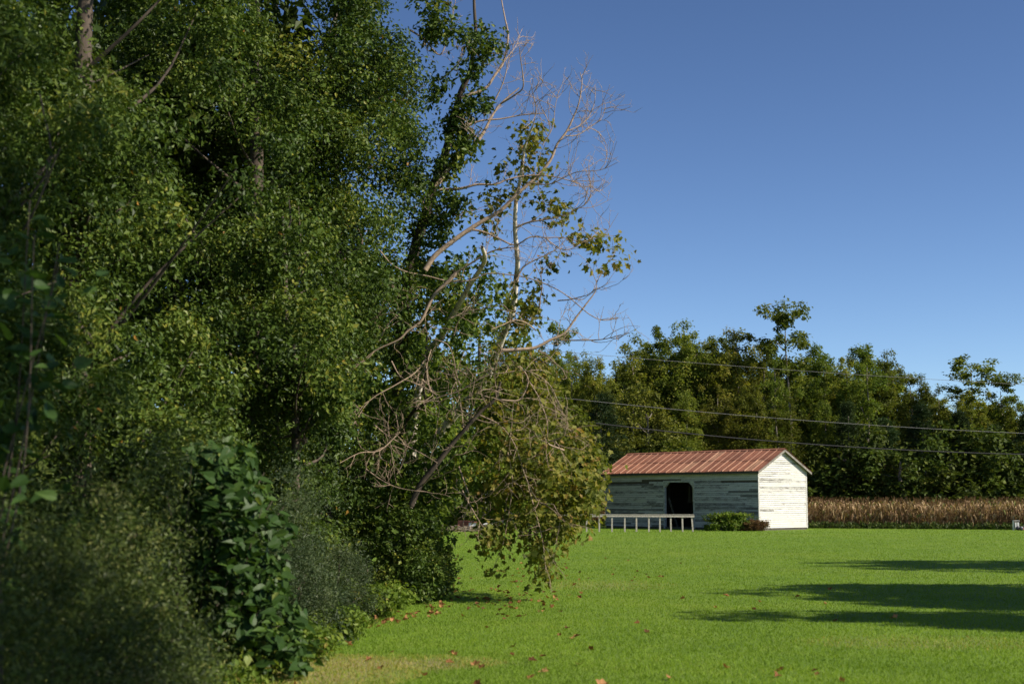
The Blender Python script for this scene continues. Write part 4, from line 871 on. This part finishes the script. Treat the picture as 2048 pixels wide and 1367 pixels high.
for x, d, s in ((-2.05, 21.3, .45), (-2.3, 15.6, .4), (-2.2, 18.0, .35), (-1.95, 23, .4)):
    shrub('weed_clump', x, d, (s, s * 1.4, s * .75), 26, 80, .07, 'weed', {21.3: 'bright green weed clump by the red leaf litter', 15.6: 'bright green weed clump at the foot of the broad leaved shrub', 18.0: 'small weed clump before the grey green shrub', 23: 'weed clump at the foot of the leaning tree'}[d], OVAL, .13, nstem=5, cat='weed')

for x, d, r, lb in ((-6.6, 20, (1.6, 2.5, 3.6), 'dark undergrowth between the left trunks'), (-8.8, 28, (2.2, 3.5, 4.), 'dark undergrowth deep behind the vine draped tree'), (-12, 36, (3, 5, 4.5), 'undergrowth in the deepest shade of the wood'),
        (-5.9, 14.6, (1.2, 1.6, 3.2), 'dark undergrowth below the thick brown trunk'), (-9.5, 17, (2, 3, 4), 'dark undergrowth at the left picture edge'), (-8.2, 48, (2.5, 6, 4), 'undergrowth along the far part of the wood')):
    shrub('undergrowth_shrub', x, d, r, 150, 45, .25, 'wood', lb, OVAL, .6)

# broad-leaved shrub: each leaf its own part
gb = np.random.default_rng(77)
bs = np.array([-2.75, 13.9, 0]); tb = empty('broad_leaved_shrub', bs); tag(tb, 'dark green shrub with large pointed leaves at the lawn edge', 'shrub')
hm = []
for k in range(6):
    me = leaves('leaf', np.zeros((1, 3)), np.array([[.35, -.45, .75]]), 1.0, HEART, .9, np.array([.15 + .14 * k if k < 5 else .97]), gb); me.materials.append(M['big']); hm.append(me)
T = Tubes(); ends = []
for k in range(26):
    e = np.array([gb.uniform(-.45, .6), gb.uniform(-.6, .5), 0]); py_ = gb.uniform(.25, 2.1); e[2] = py_; e[0] += .1 - .28 * (py_ - 1); s = np.array([gb.normal(-.25, .1), gb.normal(0, .15), -.03])
    S = spline([s, (s + e) / 2 + [-.05, 0, .18], e], 6); T.add(S, np.linspace(.01, .004, len(S)), 5); ends.append(S)
obj('stems', T.mesh('stems'), M['bark'], tb)
def broad_spot():
    a = gb.uniform(0, 6.28); q = math.sqrt(gb.random()); h = gb.uniform(.08, 2.25); w_ = (.6 + .12 * math.sin(h * 5.2)) * (1 - .35 * abs(h - .8) / 1.4)
    return np.array([.12 - .2 * (h - 1) + w_ * q * math.cos(a), .55 * q * math.sin(a), h])
cand = [broad_spot() for _ in range(1700)]; cand.sort(key=lambda p: p[1] - .45 * p[0])
for p in cand[:300]:
    o = bpy.data.objects.new('leaf', hm[gb.choice(6, p=[.2, .24, .24, .18, .12, .02])]); COL.objects.link(o); o.parent = tb; o.location = Vector(p)
    o.rotation_euler = (gb.normal(0, .35), gb.normal(.1, .35), gb.normal(0, .8)); o.scale = [gb.uniform(.1, .19)] * 3
Pp = np.array(cand[300:]); N = gb.normal(0, .5, Pp.shape) + [.35, -.45, .75]
o = obj('inner_foliage', leaves('inner_foliage', Pp, N, .14 * gb.uniform(.7, 1.25, len(Pp)), HEART, .9, np.clip(gb.normal(.45, .22, len(Pp)), 0, .95), gb), M['big'], tb); o['kind'] = 'stuff'
# broad leaves at the far left, higher up
ts = empty('broad_leaved_sapling', (-3.9, 9.9, 0)); tag(ts, 'blurred sapling with large dark leaves at the left picture edge', 'sapling')
T = Tubes(); sp = []
for k in range(6):
    e = P(gb.uniform(-40, 130), gb.uniform(400, 640), 9.6 + gb.normal(0, .4)) - np.array([-3.9, 9.9, 0]); s = np.array([gb.normal(0, .08), gb.normal(0, .08), -.02]); S = spline([s, (s + e) * .5 + gb.normal(0, .1, 3), e], 6); T.add(S, np.linspace(.009, .004, len(S)), 5); sp.append(S)
obj('stems', T.mesh('stems'), M['bark'], ts)
for k in range(230):
    S = sp[gb.integers(6)]; p = S[int(gb.uniform(.45, 1)  * (len(S) - 1))] + gb.normal(0, .17, 3)
    o = bpy.data.objects.new('leaf', hm[gb.integers(5)]); COL.objects.link(o); o.parent = ts; o.location = Vector(p); o.rotation_euler = (gb.normal(0, .4), gb.normal(.1, .4), gb.normal(0, .9)); o.scale = [gb.uniform(.1, .18)] * 3

# ---------------------------------------------------------------- shrub at the barn corner
bb = G(1465, 1061); shrub('shrub', bb[0] - .1, bb[1] - .1, (1.5, .7, .95), 95, 75, .14, 'weed', 'rounded green shrub growing at the barn front corner', OVAL, .26)
b2 = G(1510, 1061); shrub('dead_brush', b2[0] + .05, b2[1] - .5, (.75, .45, .55), 45, 60, .13, 'brush', 'brown dead brush right of the green shrub at the barn corner', SLIM, .2, cat='brush')

# ---------------------------------------------------------------- junk at the end of the lawn, both sides
jy = 82.0
def at(px, d=jy, z=0.): p = P(px, 1050, d); return np.array([p[0], d, z])
j = at(945); jb = empty('junk_box', j); tag(jb, 'small white box with rusty red top in the junk heap', 'box')
obj('body', hexa('body', [(-.2, -.2, 0), (.2, -.2, 0), (.2, .2, 0), (-.2, .2, 0), (-.21, -.2, .5), (.21, -.2, .5), (.21, .2, .52), (-.21, .2, .52)]), M['whitebox'], jb)
obj('lid', hexa('lid', [(-.27, -.25, .5), (.27, -.25, .505), (.27, .25, .525), (-.27, .25, .525), (-.25, -.22, .6), (.22, -.22, .57), (.22, .22, .58), (-.25, .22, .61)]), M['rustred'], jb)
tag(obj('board', hexa('board', bar_v(at(928, jy - .5, .03), at(944, jy - .45, .22), .05, .03)), M['whitebox']), 'white board leaning on the junk heap', 'board')
tag(obj('rusty_drum', hexa('rusty_drum', bar_v(at(916, jy + .3, .3), at(936, jy + .3, .3), .3, .3)), M['rustred']), 'rusty red sheet lying left of the white junk box', 'sheet metal')
T = Tubes(); T.add(spline([at(962, jy, .0), at(964, jy, .3), at(972, jy, .42), at(985, jy, .38)], 5), .045, 6)
tag(obj('bent_pipe', T.mesh('bent_pipe'), M['whitebox']), 'bent white pipe right of the junk box', 'pipe')
T = Tubes()
for k in range(220):
    a = at(random.uniform(872, 965), jy - 1.2 + random.gauss(0, .5), random.uniform(.02, .28)); dv = np.array([random.gauss(0, .5), random.gauss(0, .4), random.gauss(0, .08)]); T.add(np.array([a, a + dv * .5 + [0, 0, .04], a + dv]), [.018, .015, .006], 4)
tag(obj('brushwood_heap', T.mesh('brushwood_heap'), M['debris']), 'low heap of grey cut brushwood at the lawn end', 'brush heap')
wy = G(2034, 1060)[1]; c = at(2034, wy); wb = empty('white_cabinet', c); tag(wb, 'small white panelled cabinet standing at the lawn edge by the corn', 'cabinet')
obj('body', boxes('body', [(-.17, -.16, .0, .3, 0, .56)]), M['whitebox'], wb)
obj('panel', boxes('panel', [(-.11, -.03, -.02, -.002, .08, .48), (.02, .12, -.02, -.002, .08, .48)]), M['whitebox'], wb)
obj('side', boxes('side', [(-.16, .17, -.012, .31, .562, .585)]), M['whitebox'], wb)
mw = empty('red_mower', at(2050, wy - .3)); tag(mw, 'low red garden machine with dark wheel beside the white cabinet', 'mower')
obj('deck', hexa('deck', [(-.35, -.2, .05), (.5, -.2, .05), (.5, .25, .05), (-.35, .25, .05), (-.25, -.15, .17), (.45, -.15, .2), (.45, .2, .2), (-.25, .2, .17)]), M['red'], mw)
def wheel(loc):
    T = Tubes(); a = np.array(loc); T.add(np.array([a + [0, -.045, 0], a + [0, -.04, 0], a + [0, .04, 0], a + [0, .045, 0]]), [.02, .13, .13, .02], 14); obj('wheel', T.mesh('wheel'), M['darkgrey'], mw)
for x in (-.32, .45):
    for y in (-.25, .27): wheel((x, y, .13))
T = Tubes(); T.add(spline([(.3, 0, .2), (.45, 0, .45), (.7, 0, .8)], 4), .018, 6); obj('handle', T.mesh('handle'), M['darkgrey'], mw)
obj('engine', hexa('engine', [(-.05, -.1, .18), (.2, -.1, .19), (.2, .12, .19), (-.05, .12, .18), (-.02, -.08, .36), (.17, -.08, .36), (.17, .1, .36), (-.02, .1, .36)]), M['whitebox'], mw)

# ---------------------------------------------------------------- power lines
pl_, pr_ = P(958, 1000, 92), P(2330, 1000, 103)
def pole(p, H, label):
    t = empty('utility_pole', (p[0], p[1], 0)); tag(t, label, 'pole'); T = Tubes(); T.add(np.array([[0, 0, -.2], [0, 0, H * .5], [0, 0, H]]), [.15, .13, .1], 10)
    obj('shaft', T.mesh('shaft'), M['bark'], t); obj('crossarm', boxes('crossarm', [(-.05, .05, -.8, .8, H - .5, H - .38)]), M['bark'], t)
pole(pl_, 12.4, 'utility pole behind the sycamore foliage'); pole(pr_, 12.4, 'utility pole right of the picture carrying the wires')
for pts, r, mt, lb in (([(1262, 715), (1600, 741), (2000, 766)], .013, 'wire', 'thin uppermost power wire against the far wood'), ([(1150, 798), (1580, 838), (2048, 866)], .016, 'wire', 'middle power wire crossing before the far wood'), ([(1130, 838), (1572, 884), (2048, 908)], .034, 'cable', 'thick dark lowest cable passing just above the barn ridge')):
    xs = np.array([p[0] for p in pts]); ys = np.array([p[1] for p in pts]); cf = np.polyfit(xs, ys, 2); q = []
    for px in np.linspace(958, 2330, 40):
        d = np.interp(px, [958, 2330], [92, 103]); q.append(P(px, np.polyval(cf, px), d))
    T = Tubes(); T.add(np.array(q), r, 6); tag(obj('power_wire', T.mesh('power_wire'), M[mt]), lb, 'wire')

# ---------------------------------------------------------------- trees right of the picture whose shade falls across the lawn
def shade_tree(tip_px, H, Rr, seed, label, kind='a'):
    tip = G(*tip_px); L = (H - 1.5) / math.tan(R(SUN_EL)); sx, sy = S_DIR.x / math.cos(R(SUN_EL)), S_DIR.y / math.cos(R(SUN_EL))
    x, y = tip[0] + sx * L, tip[1] + sy * L
    t = empty('unseen_lawn_tree', (x, y, 0)); tag(t, label, 'tree', 'trees right of the lawn')
    me = crown_broad(seed, H=H, Rr=Rr, n=int(62 * Rr), per=50, lsize=.34, base=.25, clump=.75); obj('crown', me, M['far'], t); obj('trunk', trunk_mesh(seed, H, .22), M['bark'], t)
shade_tree((1690, 1186), 12.5, 4.4, 91, 'broad lawn tree right of the picture casting the middle shadow')
shade_tree((1770, 1238), 11, 2.3, 92, 'nearest lawn tree right of the picture casting the front shadow')
shade_tree((1900, 1190), 10, 3.6, 94, 'rounded lawn tree right of the picture behind the broad one')
shade_tree((1900, 1126), 12, 4.2, 93, 'farthest lawn tree right of the picture casting the far shadow')

def added_shade_tree(x, y, H, Rr, base, seed, label):  # invented tree out of view, added only to darken the left foreground
    t = empty('unseen_lawn_tree', (x, y, 0)); tag(t, label, 'tree', 'trees right of the lawn')
    obj('crown', crown_broad(seed, H=H, Rr=Rr, n=int(30 * Rr), per=38, lsize=.28, base=base, clump=.6), M['far'], t); obj('trunk', trunk_mesh(seed, H, .2), M['bark'], t)
added_shade_tree(10.6, 3.4, 14.5, 3.0, .5, 95, 'unseen tree added right of the camera to shade the near shrubs')
added_shade_tree(9.6, 7.2, 17.5, 2.6, .66, 96, 'tall unseen tree added right of the camera to shade the left edge trees')

# ---------------------------------------------------------------- fallen leaves on the lawn
fm = []
for k in range(8):
    me = leaves('fallen_leaf', np.zeros((1, 3)), np.array([[.1, -.1, 1.]]), 1.0, (LOBED[0] * [1, 1, 2.2], LOBED[1]), 0, np.array([.06 + .13 * k]), g5); me.materials.append(M['fallen']); fm.append(me)
fl = [(1213, 1364, .16, 6), (1152, 1271, .12, 7), (1080, 1342, .11, 7), (1068, 1350, .1, 4), (588, 1362, .11, 5), (970, 1330, .1, 1), (1566, 1336, .1, 5), (945, 1324, .12, 5), (850, 1350, .1, 6), (900, 1302, .1, 2), (1510, 1218, .1, 2), (1785, 1232, .16, 6), (690, 1285, .12, 5), (1288, 1260, .11, 0), (1057, 1318, .1, 0)]
for k in range(210):
    m = random.random()
    if m < .45: px, py = random.gauss(1010, 80), random.gauss(1195, 22)
    elif m < .65: px = random.uniform(720, 900); py = np.interp(px, [720, 900], [1252, 1205]) + random.gauss(2, 6)
    elif m < .8: px, py = random.gauss(1130, 90), random.gauss(1155, 25)
    else: px, py = random.uniform(620, 1700), random.uniform(1110, 1365)
    if py < 1085 or G(px, py)[0] < wood_edge(G(px, py)[1]): continue
    fl.append((px, py, random.uniform(.06, .11), random.choice([0, 1, 1, 2, 2, 3, 3, 4, 5, 6])))
for px, py, s, k in fl:
    p = G(px, py, .03); o = bpy.data.objects.new('fallen_leaf', fm[k]); COL.objects.link(o); o.location = Vector(p); o.rotation_euler = (random.gauss(0, .35), random.gauss(0, .35), random.uniform(0, 6.28)); o.scale = [s] * 3
    if s == .16 and py > 1300: tag(o, 'large curled orange fallen leaf at the bottom picture edge', 'leaf', 'fallen leaves on the lawn')
    elif (px, py) == (1785, 1232): tag(o, 'pale fallen leaf lying in the tree shadow at right', 'leaf', 'fallen leaves on the lawn')
    else: tag(o, 'dry brown fallen leaf scattered on the lawn grass', 'leaf', 'fallen leaves on the lawn')
